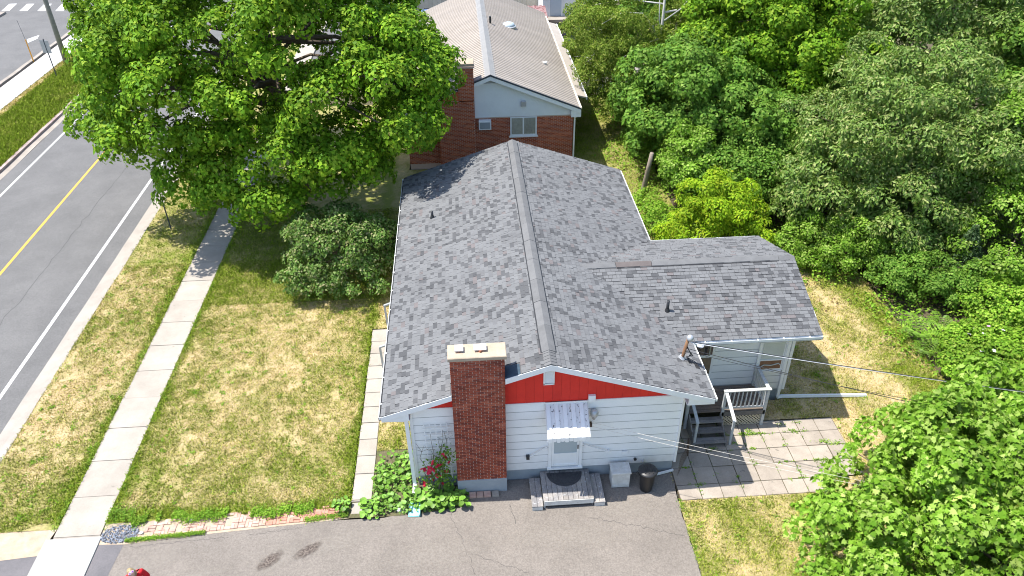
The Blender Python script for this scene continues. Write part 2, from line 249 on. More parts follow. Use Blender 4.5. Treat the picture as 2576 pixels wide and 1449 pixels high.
# ------------------------------------------------------------------ mesh helpers
def tag(o, label=None, cat=None, group=None, kind=None):
    if label: o['label'] = label
    if cat: o['category'] = cat
    if group: o['group'] = group
    if kind: o['kind'] = kind
    return o
def empty(name, loc, label, cat, group=None):
    o = bpy.data.objects.new(name, None); COL.objects.link(o); o.location = loc; o.empty_display_size = 0.2
    return tag(o, label, cat, group)
def origin_of(p):
    v = Vector((0, 0, 0))
    while p is not None:
        v += p.location; p = p.parent
    return v
def link(name, me, m, parent=None, loc=None):
    o = bpy.data.objects.new(name, me); COL.objects.link(o)
    if m is not None and not me.materials: me.materials.append(m)
    if parent is not None: o.parent = parent
    if loc is not None: o.location = loc
    return o
class MB:
    def __init__(s): s.v = []; s.f = []
    def add(s, vs, fs):
        k = len(s.v); s.v += [tuple(p) for p in vs]; s.f += [tuple(i+k for i in f) for f in fs]; return s
    def box(s, x0, x1, y0, y1, z0, z1):
        return s.add([(x0, y0, z0), (x1, y0, z0), (x1, y1, z0), (x0, y1, z0), (x0, y0, z1), (x1, y0, z1), (x1, y1, z1), (x0, y1, z1)],
                     [(3, 2, 1, 0), (4, 5, 6, 7), (0, 1, 5, 4), (1, 2, 6, 5), (2, 3, 7, 6), (3, 0, 4, 7)])
    def bbox(s, x0, x1, y0, y1, z0, z1, b=0.01):
        """box with chamfered upper edges"""
        v = [(x0, y0, z0), (x1, y0, z0), (x1, y1, z0), (x0, y1, z0), (x0, y0, z1-b), (x1, y0, z1-b), (x1, y1, z1-b), (x0, y1, z1-b),
             (x0+b, y0+b, z1), (x1-b, y0+b, z1), (x1-b, y1-b, z1), (x0+b, y1-b, z1)]
        f = [(3, 2, 1, 0), (8, 9, 10, 11)]
        for k in range(4):
            n = (k+1) % 4; f += [(k, n, n+4, k+4), (k+4, n+4, n+8, k+8)]
        return s.add(v, f)
    def hexa(s, p):
        """8 points, bottom ring then top ring"""
        return s.add(p, [(3, 2, 1, 0), (4, 5, 6, 7), (0, 1, 5, 4), (1, 2, 6, 5), (2, 3, 7, 6), (3, 0, 4, 7)])
    def bar(s, a, b, w, h, up=(0, 0, 1)):
        a = Vector(a); b = Vector(b); d = (b-a).normalized(); u = Vector(up)
        x = d.cross(u)
        if x.length < 1e-4: x = d.cross(Vector((1, 0, 0)))
        x.normalize(); u = x.cross(d).normalized(); x *= w/2; u *= h/2
        return s.hexa([a-x-u, a+x-u, b+x-u, b-x-u, a-x+u, a+x+u, b+x+u, b-x+u])
    def tube(s, pts, rad, seg=8, cap=True):
        pts = [Vector(p) for p in pts]; n = len(pts)
        if not hasattr(rad, '__len__'): rad = [rad]*n
        rings = []; prev = None
        for i, p in enumerate(pts):
            d = (pts[min(i+1, n-1)]-pts[max(i-1, 0)]).normalized()
            if prev is None:
                a = Vector((0, 0, 1)) if abs(d.z) < 0.9 else Vector((1, 0, 0)); x = d.cross(a).normalized()
            else: x = (prev-d*prev.dot(d)).normalized()
            prev = x; y = d.cross(x)
            rings.append([p+(x*math.cos(2*math.pi*k/seg)+y*math.sin(2*math.pi*k/seg))*rad[i] for k in range(seg)])
        vs = [q for r in rings for q in r]; fs = []
        for i in range(n-1):
            for k in range(seg):
                a = i*seg+k; b = i*seg+(k+1) % seg; fs.append((a, b, b+seg, a+seg))
        if cap: fs += [tuple(range(seg-1, -1, -1)), tuple((n-1)*seg+k for k in range(seg))]
        return s.add(vs, fs)
    def lathe(s, c, prof, seg=20, z=True):
        c = Vector(c); vs = []; fs = []
        for (r, h) in prof:
            for k in range(seg): vs.append(c+Vector((r*math.cos(2*math.pi*k/seg), r*math.sin(2*math.pi*k/seg), h)))
        for i in range(len(prof)-1):
            for k in range(seg):
                a = i*seg+k; b = i*seg+(k+1) % seg; fs.append((a, b, b+seg, a+seg))
        fs += [tuple(range(seg-1, -1, -1)), tuple((len(prof)-1)*seg+k for k in range(seg))]
        return s.add(vs, fs)
    def prism(s, poly, a, b, axis='y'):
        """polygon in the plane across axis, extruded from a to b"""
        n = len(poly)
        def P(q, t): return (q[0], t, q[1]) if axis == 'y' else ((t, q[0], q[1]) if axis == 'x' else (q[0], q[1], t))
        vs = [P(q, a) for q in poly]+[P(q, b) for q in poly]
        fs = [tuple(range(n)), tuple(range(2*n-1, n-1, -1))]+[(k, k+n, (k+1) % n+n, (k+1) % n) for k in range(n)]
        return s.add(vs, fs)
    def build(s, name, m, parent=None, smooth=False, kind=None):
        o0 = origin_of(parent)
        me = bpy.data.meshes.new(name); me.from_pydata([(x-o0.x, y-o0.y, z-o0.z) for x, y, z in s.v], [], s.f); me.update()
        if smooth: me.polygons.foreach_set('use_smooth', [True]*len(me.polygons))
        o = link(name, me, m, parent)
        if kind: o['kind'] = kind
        return o
def np_mesh(name, V, nper, F, m, parent=None, attr=None, kind=None):
    """V (N,k,3) pieces, F list of faces inside one piece (all same size)"""
    N, k, _ = V.shape; V = V.reshape(-1, 3).astype(np.float32)
    o0 = np.array(origin_of(parent), dtype=np.float32); V = V-o0
    F = np.array(F, dtype=np.int64); nf, fs = F.shape
    idx = (np.arange(N)[:, None, None]*k+F[None]).reshape(-1).astype(np.int32)
    me = bpy.data.meshes.new(name); me.vertices.add(N*k); me.vertices.foreach_set('co', V.reshape(-1))
    me.loops.add(len(idx)); me.loops.foreach_set('vertex_index', idx)
    me.polygons.add(N*nf); me.polygons.foreach_set('loop_start', np.arange(N*nf, dtype=np.int32)*fs)
    try: me.polygons.foreach_set('loop_total', np.full(N*nf, fs, dtype=np.int32))
    except Exception: pass
    me.update(calc_edges=True)
    if attr is not None:
        a = me.attributes.new('g', 'FLOAT', 'POINT'); a.data.foreach_set('value', np.repeat(attr.astype(np.float32), k))
    o = link(name, me, m, parent)
    if kind: o['kind'] = kind
    return o
def vnoise(x, y, seed=0):
    xi = np.floor(x).astype(np.int64); yi = np.floor(y).astype(np.int64); fx = x-xi; fy = y-yi
    fx = fx*fx*(3-2*fx); fy = fy*fy*(3-2*fy)
    def h(a, b):
        n = (a*374761393+b*668265263+seed*1442695041) & 0xffffffff
        n = ((n ^ (n >> 13))*1274126177) & 0xffffffff
        return ((n ^ (n >> 16)) & 0xffff)/65535.0
    return (h(xi, yi)*(1-fx)+h(xi+1, yi)*fx)*(1-fy)+(h(xi, yi+1)*(1-fx)+h(xi+1, yi+1)*fx)*fy
def fbm(x, y, s, seed=0):
    return 0.5*vnoise(x*s, y*s, seed)+0.3*vnoise(x*s*2.1, y*s*2.1, seed+1)+0.2*vnoise(x*s*4.3, y*s*4.3, seed+2)
UNIT = None
def unit_cube():
    me = bpy.data.meshes.new('unit_block'); b = MB().box(-.5, .5, -.5, .5, -.5, .5); me.from_pydata(b.v, [], b.f); me.update(); return me
def near(p): return (Vector(p)-CAMP).length
def split_pieces(items, limit=300):
    """items with a point first: the nearest ones as parts, the rest joined"""
    it = sorted(items, key=lambda q: near(q[0])); return it[:limit], it[limit:]

# ------------------------------------------------------------------ the setting: ground, road, pavements
def sheet(name, pts, z, m, kind='structure'):
    b = MB(); b.add([(x, y, z) for x, y in pts], [tuple(range(len(pts)))]); return b.build(name, m, kind=kind)
sheet('ground', [(-120, -40), (120, -40), (120, 160), (-120, 160)], -0.16, M['dirt'])
sheet('road', [(-24.2, -30), (-14.1, -30), (-14.1, 120), (-24.2, 120)], -0.115, M['asphalt'])
def strip(name, x0, x1, y0, y1, m, z=-0.111):
    return sheet(name, [(x0, y0), (x1, y0), (x1, y1), (x0, y1)], z, m)
strip('edge_line', -15.47, -15.33, -20, 100, M['paint_white'])
strip('edge_line', -22.97, -22.83, -20, 100, M['paint_white'])
strip('centre_line', -19.37, -19.23, -20, 100, M['paint_yellow'])
# hairline cracks in the road
def crack(pts, z, wd=0.012, m='crack', name='pavement_crack'):
    b = MB()
    for (a, c) in zip(pts[:-1], pts[1:]):
        a = Vector((*a, z)); c = Vector((*c, z)); d = (c-a).normalized(); n = Vector((-d.y, d.x, 0))*wd
        b.add([a-n, a+n, c+n, c-n], [(0, 1, 2, 3)])
    return b.build(name, M[m], kind='structure')
def wander(a, c, n, amp, seed):
    r = random.Random(seed); out = []
    for i in range(n+1):
        t = i/n; out.append((a[0]+(c[0]-a[0])*t+r.uniform(-amp, amp), a[1]+(c[1]-a[1])*t+r.uniform(-amp, amp)))
    return out
crack(wander((-17.5, 9), (-17.2, 40), 60, 0.09, 3), -0.112, 0.008)
# kerbs
def kerb(name, x0, x1, y0, y1, z1, m, seed=0, z0=-0.16, seg=1.2):
    r = random.Random(seed); b = MB(); y = y0
    xs = []
    while y < y1+1e-6: xs.append((y, r.uniform(-0.035, 0.035), r.uniform(-0.01, 0.01))); y += seg
    vs = []; fs = []
    for (y, j, h) in xs: vs += [(x0, y, z0), (x0+j*0.4, y, z1+h), (x1+j, y, z1+h), (x1+j, y, z0)]
    for i in range(len(xs)-1):
        k = i*4
        for q in range(3): fs.append((k+q, k+q+1, k+q+5, k+q+4))
    b.add(vs, fs); return b.build(name, m, kind='structure')
kerb('gutter_strip', -14.5, -14.03, -20, 100, -0.10, M['kerb_pale'], 1)
kerb('kerb', -14.04, -13.80, -20, 100, 0.0, M['kerb_pale'], 2)
kerb('gutter_strip', -23.78, -24.2, -20, 100, -0.10, M['kerb'], 3)
kerb('kerb', -24.2, -24.42, -20, 100, 0.03, M['kerb_red'], 4)
# pavement (sidewalk) of slabs
sw = tag(MB().box(-10.78, -9.42, -1.2, 60, -0.16, -0.01).build('sidewalk', M['kerb']), kind='structure')
slab_me = bpy.data.meshes.new('sidewalk_slab'); bb = MB().bbox(-.5, .5, -.5, .5, -1, 0, 0.008); slab_me.from_pydata(bb.v, [], bb.f); slab_me.update()
y = -1.17; rr = random.Random(11)
while y < 52:
    Ls = 1.52
    o = link('slab', slab_me, M['conc'], sw, (-10.10+rr.uniform(-0.01, 0.01), y+Ls/2, 0.012+rr.uniform(-0.006, 0.006)))
    o.scale = (1.36, Ls-0.022, 0.1); o.rotation_euler = (rr.uniform(-0.004, 0.004), rr.uniform(-0.004, 0.004), rr.uniform(-0.006, 0.006)); y += Ls
nw = tag(MB().box(-10.98, -9.36, -9, -1.21, -0.16, -0.02).build('new_sidewalk', M['kerb']), kind='structure')
for y0, y1 in ((-2.75, -1.22), (-4.3, -2.77), (-5.85, -4.32), (-7.4, -5.87), (-8.95, -7.42)):
    o = MB().bbox(-10.98, -9.36, y0, y1, -0.1, 0.02, 0.008).build('slab', M['conc_new'], nw)
# far side: pavement, kerb, second street
fs_ = tag(MB().box(-30.55, -28.5, 10, 62, -0.16, 0.0).build('far_sidewalk', M['kerb']), kind='structure')
for k in range(26):
    b = MB().bbox(-30.5, -28.55, 10+k*2.0, 10+k*2.0+1.975, -0.05, 0.02, 0.01).build('slab', M['far_conc'], fs_)
kerb('far_kerb', -31.05, -30.75, 5, 60, 0.06, M['kerb'], 6)
sheet('side_street', [(-110, -30), (-31.05, -30), (-31.05, 62.5), (-24.2, 64), (-24.2, 120), (-110, 120)], -0.117, M['asphalt'])
for a, c_ in ((-38.6, 60.0), (-36.9, 59.8), (-35.2, 59.6), (-40.3, 60.2)):
    sheet('crosswalk_bar', [(a, c_), (a+0.75, c_-0.1), (a+0.3, c_+2.5), (a-0.4, c_+2.5)], -0.112, M['paint_white'])
sheet('lane_mark', [(-33.97, 50.8), (-33.43, 49.75), (-33.15, 50.9), (-33.43, 51.95)], -0.112, M['paint_white'])
kerb('traffic_island_kerb', -40.6, -39.4, 40, 60.2, 0.05, M['kerb'], 9)
# driveway
_r = random.Random(6)
dv = [(-9.36, -20), (8.1, -20)]+[(8.09+_r.uniform(-.05, .05), -8+q*.22) for q in range(32)]+[(8.08, -0.95), (8.2, 0.03), (2.8, 0.03), (1.3, -0.3), (0.2, -0.9), (-1.0, -1.16), (-3.1, -1.14), (-6.4, -1.34), (-8.6, -1.53), (-9.36, -1.45)]
sheet('driveway', dv, -0.02, M['asphalt_drive'])
sheet('driveway_patch', [(-9.36, -20), (-8.75, -20), (-8.70, -2.5), (-8.62, -1.56), (-9.36, -1.46)], -0.016, M['asphalt_dark'])
sheet('driveway_apron', [(-14.1, -20), (-10.98, -20), (-10.98, -1.75), (-12.2, -1.85), (-14.1, -1.9)], -0.02, M['asphalt_dark'])
sheet('dusty_shoulder', [(-14.1, -1.92), (-12.2, -1.87), (-10.98, -1.77), (-10.75, -0.5), (-14.1, -0.5)], -0.014, M['soil_tan'])
crack(wander((-8.4, -1.66), (-5.6, -1.52), 40, 0.035, 8), -0.016, 0.004)
crack(wander((-5.0, -1.5), (-3.4, -1.32), 26, 0.03, 9), -0.016, 0.004)
crack(wander((8.1, -0.95), (8.05, -6), 20, 0.015, 10), -0.016, 0.01)
crack(wander((2.85, -0.95), (3.0, -1.7), 6, 0.03, 12), -0.016, 0.006)
crack(wander((1.0, -1.1), (1.9, -3.9), 30, 0.05, 13), -0.0158, 0.004)
crack(wander((1.5, -2.6), (3.2, -3.4), 20, 0.05, 14), -0.0156, 0.004)
crack(wander((5.2, -1.6), (7.9, -2.5), 30, 0.05, 15), -0.0154, 0.004)
# worn, dark-stained pits and pale dust in the driveway, feathered into the asphalt
def stainmat(name, col, col2):
    m = bpy.data.materials.new(name); m.use_nodes = True; t = m.node_tree; L = t.links
    b = t.nodes['Principled BSDF']; b.inputs['Roughness'].default_value = 0.95; b.inputs['Specular IOR Level'].default_value = 0.1
    g = _n(t, 'ShaderNodeNewGeometry'); nz = _n(t, 'ShaderNodeTexNoise'); nz.inputs['Scale'].default_value = 16; nz.inputs['Detail'].default_value = 6; L.new(g.outputs['Position'], nz.inputs['Vector'])
    mr = _n(t, 'ShaderNodeMapRange'); mr.inputs[1].default_value = 0.4; mr.inputs[2].default_value = 0.6; L.new(nz.outputs[0], mr.inputs[0])
    mx = _n(t, 'ShaderNodeMix', data_type='RGBA'); L.new(mr.outputs[0], mx.inputs[0]); mx.inputs[6].default_value = (*col, 1); mx.inputs[7].default_value = (*col2, 1); L.new(mx.outputs[2], b.inputs['Base Color'])
    a = _n(t, 'ShaderNodeAttribute', attribute_name='g'); n2 = _n(t, 'ShaderNodeTexNoise'); n2.inputs['Scale'].default_value = 7; n2.inputs['Detail'].default_value = 6; L.new(g.outputs['Position'], n2.inputs['Vector'])
    mu = _n(t, 'ShaderNodeMath', operation='MULTIPLY_ADD'); L.new(n2.outputs[0], mu.inputs[0]); mu.inputs[1].default_value = 1.6; mu.inputs[2].default_value = -0.8
    ad = _n(t, 'ShaderNodeMath', operation='ADD'); L.new(a.outputs['Fac'], ad.inputs[0]); L.new(mu.outputs[0], ad.inputs[1])
    m2 = _n(t, 'ShaderNodeMapRange'); m2.inputs[1].default_value = 0.25; m2.inputs[2].default_value = 0.75; L.new(ad.outputs[0], m2.inputs[0])
    m3 = _n(t, 'ShaderNodeMath', operation='MULTIPLY'); m4 = _n(t, 'ShaderNodeMath', operation='MULTIPLY'); m4.inputs[1].default_value = 0.45 if 'dust' in name else 0.75; L.new(a.outputs['Fac'], m4.inputs[0]); L.new(m2.outputs[0], m3.inputs[0]); L.new(m4.outputs[0], m3.inputs[1]); L.new(m3.outputs[0], b.inputs['Alpha'])
    return m
M['pit'] = stainmat('worn_asphalt_pit', (0.07, 0.055, 0.048), (0.21, 0.175, 0.15)); M['pale'] = stainmat('pale_dust', (0.36, 0.325, 0.285), (0.27, 0.24, 0.21))
def stain(name, cx, cy, rx, ry, ang, z, m):
    n = 14; vs = []; at = []; fs = []
    for i in range(n+1):
        for j in range(n+1):
            u, v = 2*i/n-1, 2*j/n-1; a, c = u*rx, v*ry
            vs.append((cx+a*math.cos(ang)-c*math.sin(ang), cy+a*math.sin(ang)+c*math.cos(ang), z)); at.append(max(0, 1-(u*u+v*v))**0.8)
    for i in range(n):
        for j in range(n): k = i*(n+1)+j; fs.append((k, k+n+1, k+n+2, k+1))
    me = bpy.data.meshes.new(name); me.from_pydata(vs, [], fs); me.update(); q = me.attributes.new('g', 'FLOAT', 'POINT'); q.data.foreach_set('value', at)
    tag(link(name, me, m), kind='structure')
for i_, (cx, cy, rx, ry, an, mm) in enumerate(((-4.2, -2.45, .55, .25, .75, 'pit'), (-3.15, -2.18, .55, .22, .6, 'pit'), (-4.0, -2.4, 1.2, .5, .5, 'pale'), (-6.0, -2.72, 1.1, .2, .12, 'pale'), (-2.2, -1.9, 1.3, .5, .3, 'pale'), (.5, -2.6, 2.2, .7, .1, 'pale'), (4.5, -2.3, 2.4, .6, -.05, 'pale'), (-.9, -1.35, .9, .2, .05, 'pale'), (6.5, -1.4, 1.2, .5, .1, 'pale'), (-7.5, -2.2, 1.0, .5, .2, 'pale'))):
    stain('driveway_pit' if mm == 'pit' else 'driveway_dust', cx, cy, rx, ry, an, -0.0162+.0009*i_ if mm == 'pale' else -0.006+.0004*i_, M[mm])
M['bedsoil'] = mat('bed_soil', (0.13, 0.10, 0.065), (0.09, 0.10, 0.04), 4, 0.95, 0.4, 30, fine=0.25, fscale=25)
sheet('bed_soil', [(-2.6, -1.08), (-1.4, -1.12), (-0.1, -1.12), (1.3, -0.95), (1.6, -0.42), (0.05, 0.05), (0.05, 1.75), (-1.44, 1.75), (-1.44, -0.46), (-2.06, -0.46), (-2.6, -0.46)], -0.012, M['bedsoil'])
# pad behind the neighbour
sheet('parking_pad', [(8.8, 34), (16, 34), (16, 55), (8.8, 55)], -0.10, M['conc'])
sheet('rear_yard', [(-12, 41), (8.8, 41), (8.8, 60), (-12, 60)], -0.104, M['asphalt'])

# ------------------------------------------------------------------ lawns
def rect(x0, x1, y0, y1): return (x0, x1, y0, y1)
PATIO = [rect(8.1, 13.0, -1.25, -0.6), rect(8.1, 14.3, -0.65, 1.98)]
HOUSES = [rect(0, 8.2, 0, 14.3), rect(8.0, 12.9, 3.05, 7.85), rect(-1.1, 8.1, 23, 40), rect(9.0, 11.75, 0.9, 3.1)]
WALK = [rect(-2.06, -1.41, -1.1, 8.3)]
def lawn_edge(x): return -0.72+0.06*np.sin(x*3.1)+0.05*np.sin(x*7.7+1)
def green(x, y, zone):
    n = fbm(x, y, 0.55, 3); f = fbm(x, y, 2.6, 9); h = fbm(x*1.0, y*1.0, 7.0, 21)
    g = 0.62*(n-0.5)+0.8*(f-0.5)+0.7*(h-0.5)
    if zone == 'front':
        g = g+0.33+0.10*np.sin(x*0.5)
        for e in (-9.4, -2.1): g = g+0.55*np.exp(-((x-e)/0.22)**2)
        g = g+0.75*np.exp(-((y+0.6)/0.30)**2)+0.22*np.exp(-((y-1.0)/1.6)**2)+0.35*(y > 10.5)+0.15*np.exp(-((x+2.6)/0.7)**2)
    elif zone == 'strip': g = g+0.05
    elif zone == 'verge':
        g = g+0.33+0.30*np.exp(-((y+0.6)/2.2)**2)+0.55*np.exp(-((x+10.85)/0.28)**2)+0.25*(y > 14)
        g = g-0.15*np.exp(-((y-6.0)/3.0)**2)
    elif zone == 'far': g = g+1.0-1.0*np.exp(-((x+28.3)/0.35)**2)
    elif zone == 'right': g = g+0.26+0.18*np.sin(x*2.3+y*1.1)+0.45*np.exp(-((x-18.6)/0.9)**2)+0.3*(y < -1.3)
    elif zone == 'back': g = g+0.8
    return np.clip(g, 0, 1)
def inrects(x, y, rs):
    m = np.zeros(x.shape, bool)
    for (a, b, c, d) in rs: m |= (x > a) & (x < b) & (y > c) & (y < d)
    return m
LAWNS = [('front', rect(-9.42, -0.02, -0.75, 33), WALK+[rect(-1.42, 0, -1.2, 1.6), rect(-1.42, 0, 5.6, 8.8), rect(-1.1, 9, 22.9, 40)], 1350, 18.5,
          'patchy yellowed grass of the front lawn between sidewalk and house'),
         ('verge', rect(-13.82, -10.76, -0.85, 60), [], 1300, 30, 'dry tufted grass on the verge between road and sidewalk'),
         ('far', rect(-28.5, -24.4, 5, 62), [], 600, 52, 'bright green grass strip across the road'),
         ('right', rect(8.08, 19.2, -8, 13), PATIO+HOUSES, 1250, 13, 'scorched grass with green streaks around the back deck'),
         ('back', rect(8.08, 12.5, 13, 33), HOUSES, 350, 30, 'green grass beside the brick house')]
for zone, (x0, x1, y0, y1), excl, dens, ymax, lab in LAWNS:
    st = 0.14 if zone in ('front', 'verge', 'right') else 0.4
    nx = int((x1-x0)/st)+1; ny = int((y1-y0)/st)+1
    X, Y = np.meshgrid(np.linspace(x0, x1, nx), np.linspace(y0, y1, ny))
    Z = -0.004+0.03*(fbm(X, Y, 1.7, 5)-0.5)+0.02*(fbm(X, Y, 6, 6)-0.5)
    Z = np.minimum(Z, 0.006)
    V = np.stack([X, Y, Z], -1).reshape(-1, 3)
    cx = (X[:-1, :-1]+X[1:, 1:])/2; cy = (Y[:-1, :-1]+Y[1:, 1:])/2
    keep = ~inrects(cx, cy, excl)
    if zone == 'front': keep &= cy > lawn_edge(cx)-0.06
    I = np.arange(nx*ny).reshape(ny, nx)
    F = np.stack([I[:-1, :-1], I[:-1, 1:], I[1:, 1:], I[1:, :-1]], -1)[keep]
    me = bpy.data.meshes.new('lawn'); me.from_pydata(V.tolist(), [], F.tolist()); me.update()
    a = me.attributes.new('g', 'FLOAT', 'POINT'); a.data.foreach_set('value', green(X, Y, zone).reshape(-1).astype(np.float32))
    tag(link('lawn', me, M['lawn_ground']), kind='structure')
    # blades
    A = (x1-x0)*(min(y1, ymax)-y0); N = int(A*dens)
    x = rng.uniform(x0, x1, N); y = rng.uniform(y0, min(y1, ymax), N); k = ~inrects(x, y, excl)
    if zone == 'front': k &= y > lawn_edge(x)
    if zone in ('front', 'verge'): k &= (y < 14) | (rng.random(N) < 0.35)
    if zone == 'verge': k &= y > -0.95+0.35*np.sin(x*2.1)
    g = green(x, y, zone); bare = fbm(x, y, 1.9, 31)+0.25*g
    k &= (bare > 0.40) | (rng.random(N) < 0.3)
    if zone == 'right': k &= ~((x > 14.5) & (y < -2.5))
    x, y, g = x[k], y[k], g[k]; N = len(x)
    g = np.clip(g*1.15+rng.normal(0, 0.24, N), 0, 1)
    h = (0.022+0.035*rng.random(N))*(0.6+1.5*g); wd = 0.008+0.012*rng.random(N)
    if zone == 'far': h *= 1.5; wd *= 2.2
    th = rng.uniform(0, 2*np.pi, N); ph = rng.uniform(0, 2*np.pi, N); ln = h*rng.uniform(0.3, 1.3, N)
    B = np.stack([x, y, np.full(N, -0.006)], -1)
    sx = np.stack([np.cos(th)*wd, np.sin(th)*wd, np.zeros(N)], -1)
    T = B+np.stack([np.cos(ph)*ln, np.sin(ph)*ln, h], -1)
    gr = np_mesh('grass', np.stack([B-sx, B+sx, T], 1), 3, [(0, 1, 2)], M['grass'], attr=g, kind='stuff')
    tag(gr, lab, 'grass')

# ------------------------------------------------------------------ foliage helpers
KITE = (np.array([(0, 0, 0), (.38, .42, .10), (0, 1, -.05), (-.38, .42, .10)]), [(0, 1, 2), (0, 2, 3)])
LONG = (np.array([(0, 0, 0), (.22, .45, .06), (0, 1, -.08), (-.22, .45, .06)]), [(0, 1, 2), (0, 2, 3)])
MAPL = (np.array([(0, .28, 0), (.12, 0, 0), (.52, .12, .06), (.30, .42, .04), (.42, .68, .06), (.14, .62, .02), (0, 1.0, -.08), (-.14, .62, .02), (-.42, .68, .06), (-.30, .42, .04), (-.52, .12, .06), (-.12, 0, 0)]),
        [(0, k, k+1) for k in range(1, 11)]+[(0, 11, 1)])
MAP5 = (np.array([(0, 0, 0), (.52, .18, .07), (.30, .50, .03), (0, 1, -.07), (-.30, .50, .03), (-.52, .18, .07)]), [(0, 1, 2), (0, 2, 3), (0, 3, 4), (0, 4, 5)])
ROUND = (np.array([(0, .0, 0), (.36, .06, .05), (.52, .45, .09), (.32, .86, .05), (0, 1.0, 0), (-.32, .86, .05), (-.52, .45, .09), (-.36, .06, .05), (0, .4, -.04)]), [(8, k, k+1) for k in range(7)]+[(8, 7, 0)])
def unitv(a): return a/np.maximum(np.linalg.norm(a, axis=-1, keepdims=True), 1e-9)
def leaves(P, Nrm, D, S, shape):
    """P,N,D (n,3), S (n,) -> vertex blocks"""
    Nrm = unitv(Nrm); D = unitv(D-Nrm*np.sum(D*Nrm, -1, keepdims=True)); Xv = np.cross(D, Nrm)
    T = shape[0]
    return P[:, None]+S[:, None, None]*(T[None, :, 0:1]*Xv[:, None]+T[None, :, 1:2]*D[:, None]+T[None, :, 2:3]*Nrm[:, None])
def clusters(lobes, ncl, rc, g, low=-0.35, lump=0.22, shell=0.16, gap=0.62):
    L = np.array(lobes, float); area = (L[:, 3]*L[:, 4]*L[:, 5])**(2/3); area /= area.sum()
    C = np.zeros((0, 3)); Nn = np.zeros((0, 3)); tries = 0
    ph = g.uniform(0, 6.28, (4, 3))
    while len(C) < ncl and tries < 40:
        tries += 1; n = ncl
        li = g.choice(len(L), n, p=area); d = unitv(g.normal(0, 1, (n, 3)))
        k = (d[:, 2] > low) | (g.random(n) < 0.18); li, d = li[k], d[k]; n = len(d)
        f = 1-np.abs(g.normal(0, shell, n))
        wv = np.sin(d @ (np.array([[3.1, 2.3, 2.7]]).T)*1.0+ph[0, 0])[:, 0]*0.5+np.sin(d[:, 0]*6+ph[1, 0])*np.sin(d[:, 1]*5+ph[1, 1])*np.sin(d[:, 2]*5+ph[1, 2])
        f = f*(1+lump*wv*0.6)
        p = L[li, :3]+d*L[li, 3:6]*f[:, None]
        ok = p[:, 2] > 0.5
        for j in range(len(L)):
            q = np.linalg.norm((p-L[j, :3])/L[j, 3:6], axis=1); ok &= ~((q < 0.70) & (li != j))
        p, d, li = p[ok], d[ok], li[ok]
        for a, b, l in zip(p, d/L[li, 3:6], li):
            if len(C) >= ncl: break
            if len(C) == 0 or np.min(np.sum((C-a)**2, 1)) > (gap*rc)**2:
                C = np.vstack([C, a]); Nn = np.vstack([Nn, unitv(b[None])[0]])
    return C, Nn
def crown_mesh(lobes, nsub, rsub, ncl, nlv, rc, ls, shape, seed, m, parent, name='crown', droop=0.35, rnd=0.35, low=-0.4, keep=None, gap=0.85, shell=0.24, extra=None):
    """lobes > branch masses > leaf clumps > leaves, so that deep gaps stay between the masses"""
    g = np.random.default_rng(seed); SC, SN = clusters(lobes, nsub, rsub, g, low=low, lump=0.3, shell=shell, gap=gap)
    if extra is not None: SC = np.vstack([SC, np.array(extra)[:, :3]]); SN = np.vstack([SN, np.tile([0, 0, 1.], (len(extra), 1))])
    ns = len(SC); rs = rsub*g.uniform(0.65, 1.3, ns)
    if extra is not None: rs[-len(extra):] = np.array(extra)[:, 3]
    k = np.maximum(3, (ncl*(rs/rsub)**2*g.uniform(0.75, 1.25, ns)).astype(int)); si = np.repeat(np.arange(ns), k); n = len(si)
    d = unitv(g.normal(0, 1, (n, 3))+0.75*SN[si]+np.array([0, 0, 0.55])); d[:, 2] = np.where(d[:, 2] < -0.45, -d[:, 2], d[:, 2])
    C = SC[si]+d*(rs[si]*(1-np.abs(g.normal(0, .22, n))))[:, None]*np.array([1, 1, .72])
    C[:, 2] = np.maximum(C[:, 2], .12)
    if keep is not None:
        q = keep(C); C, d, si = C[q], d[q], si[q]; n = len(C)
    r_c = rc*g.uniform(0.65, 1.35, n); ax = unitv(d*0.95+np.array([0, 0, 0.28])+g.normal(0, 0.2, (n, 3)))
    t1 = unitv(np.cross(ax, g.normal(0, 1, (n, 3)))); t2 = np.cross(ax, t1)
    cnt = np.maximum(4, (nlv*(r_c/rc)**2*g.uniform(0.8, 1.2, n)).astype(int)); ci = np.repeat(np.arange(n), cnt); N = len(ci)
    u = np.sqrt(g.random(N)); a = g.uniform(0, 2*np.pi, N)
    rad = (np.cos(a)*u)[:, None]*t1[ci]+(np.sin(a)*u)[:, None]*t2[ci]
    P = C[ci]+r_c[ci, None]*(rad+ax[ci]*(-0.6*u**2+g.normal(0, 0.10, N)+0.2)[:, None])
    Nr = ax[ci]*0.95+np.array([0, 0, 0.10])+rad*0.95+g.normal(0, rnd, (N, 3))
    D = rad+g.normal(0, 0.35, (N, 3))+np.array([0, 0, -droop])
    o = np_mesh(name, leaves(P, Nr, D, ls*g.uniform(0.6, 1.25, N), shape), 0, shape[1], m, parent)
    return o, SC
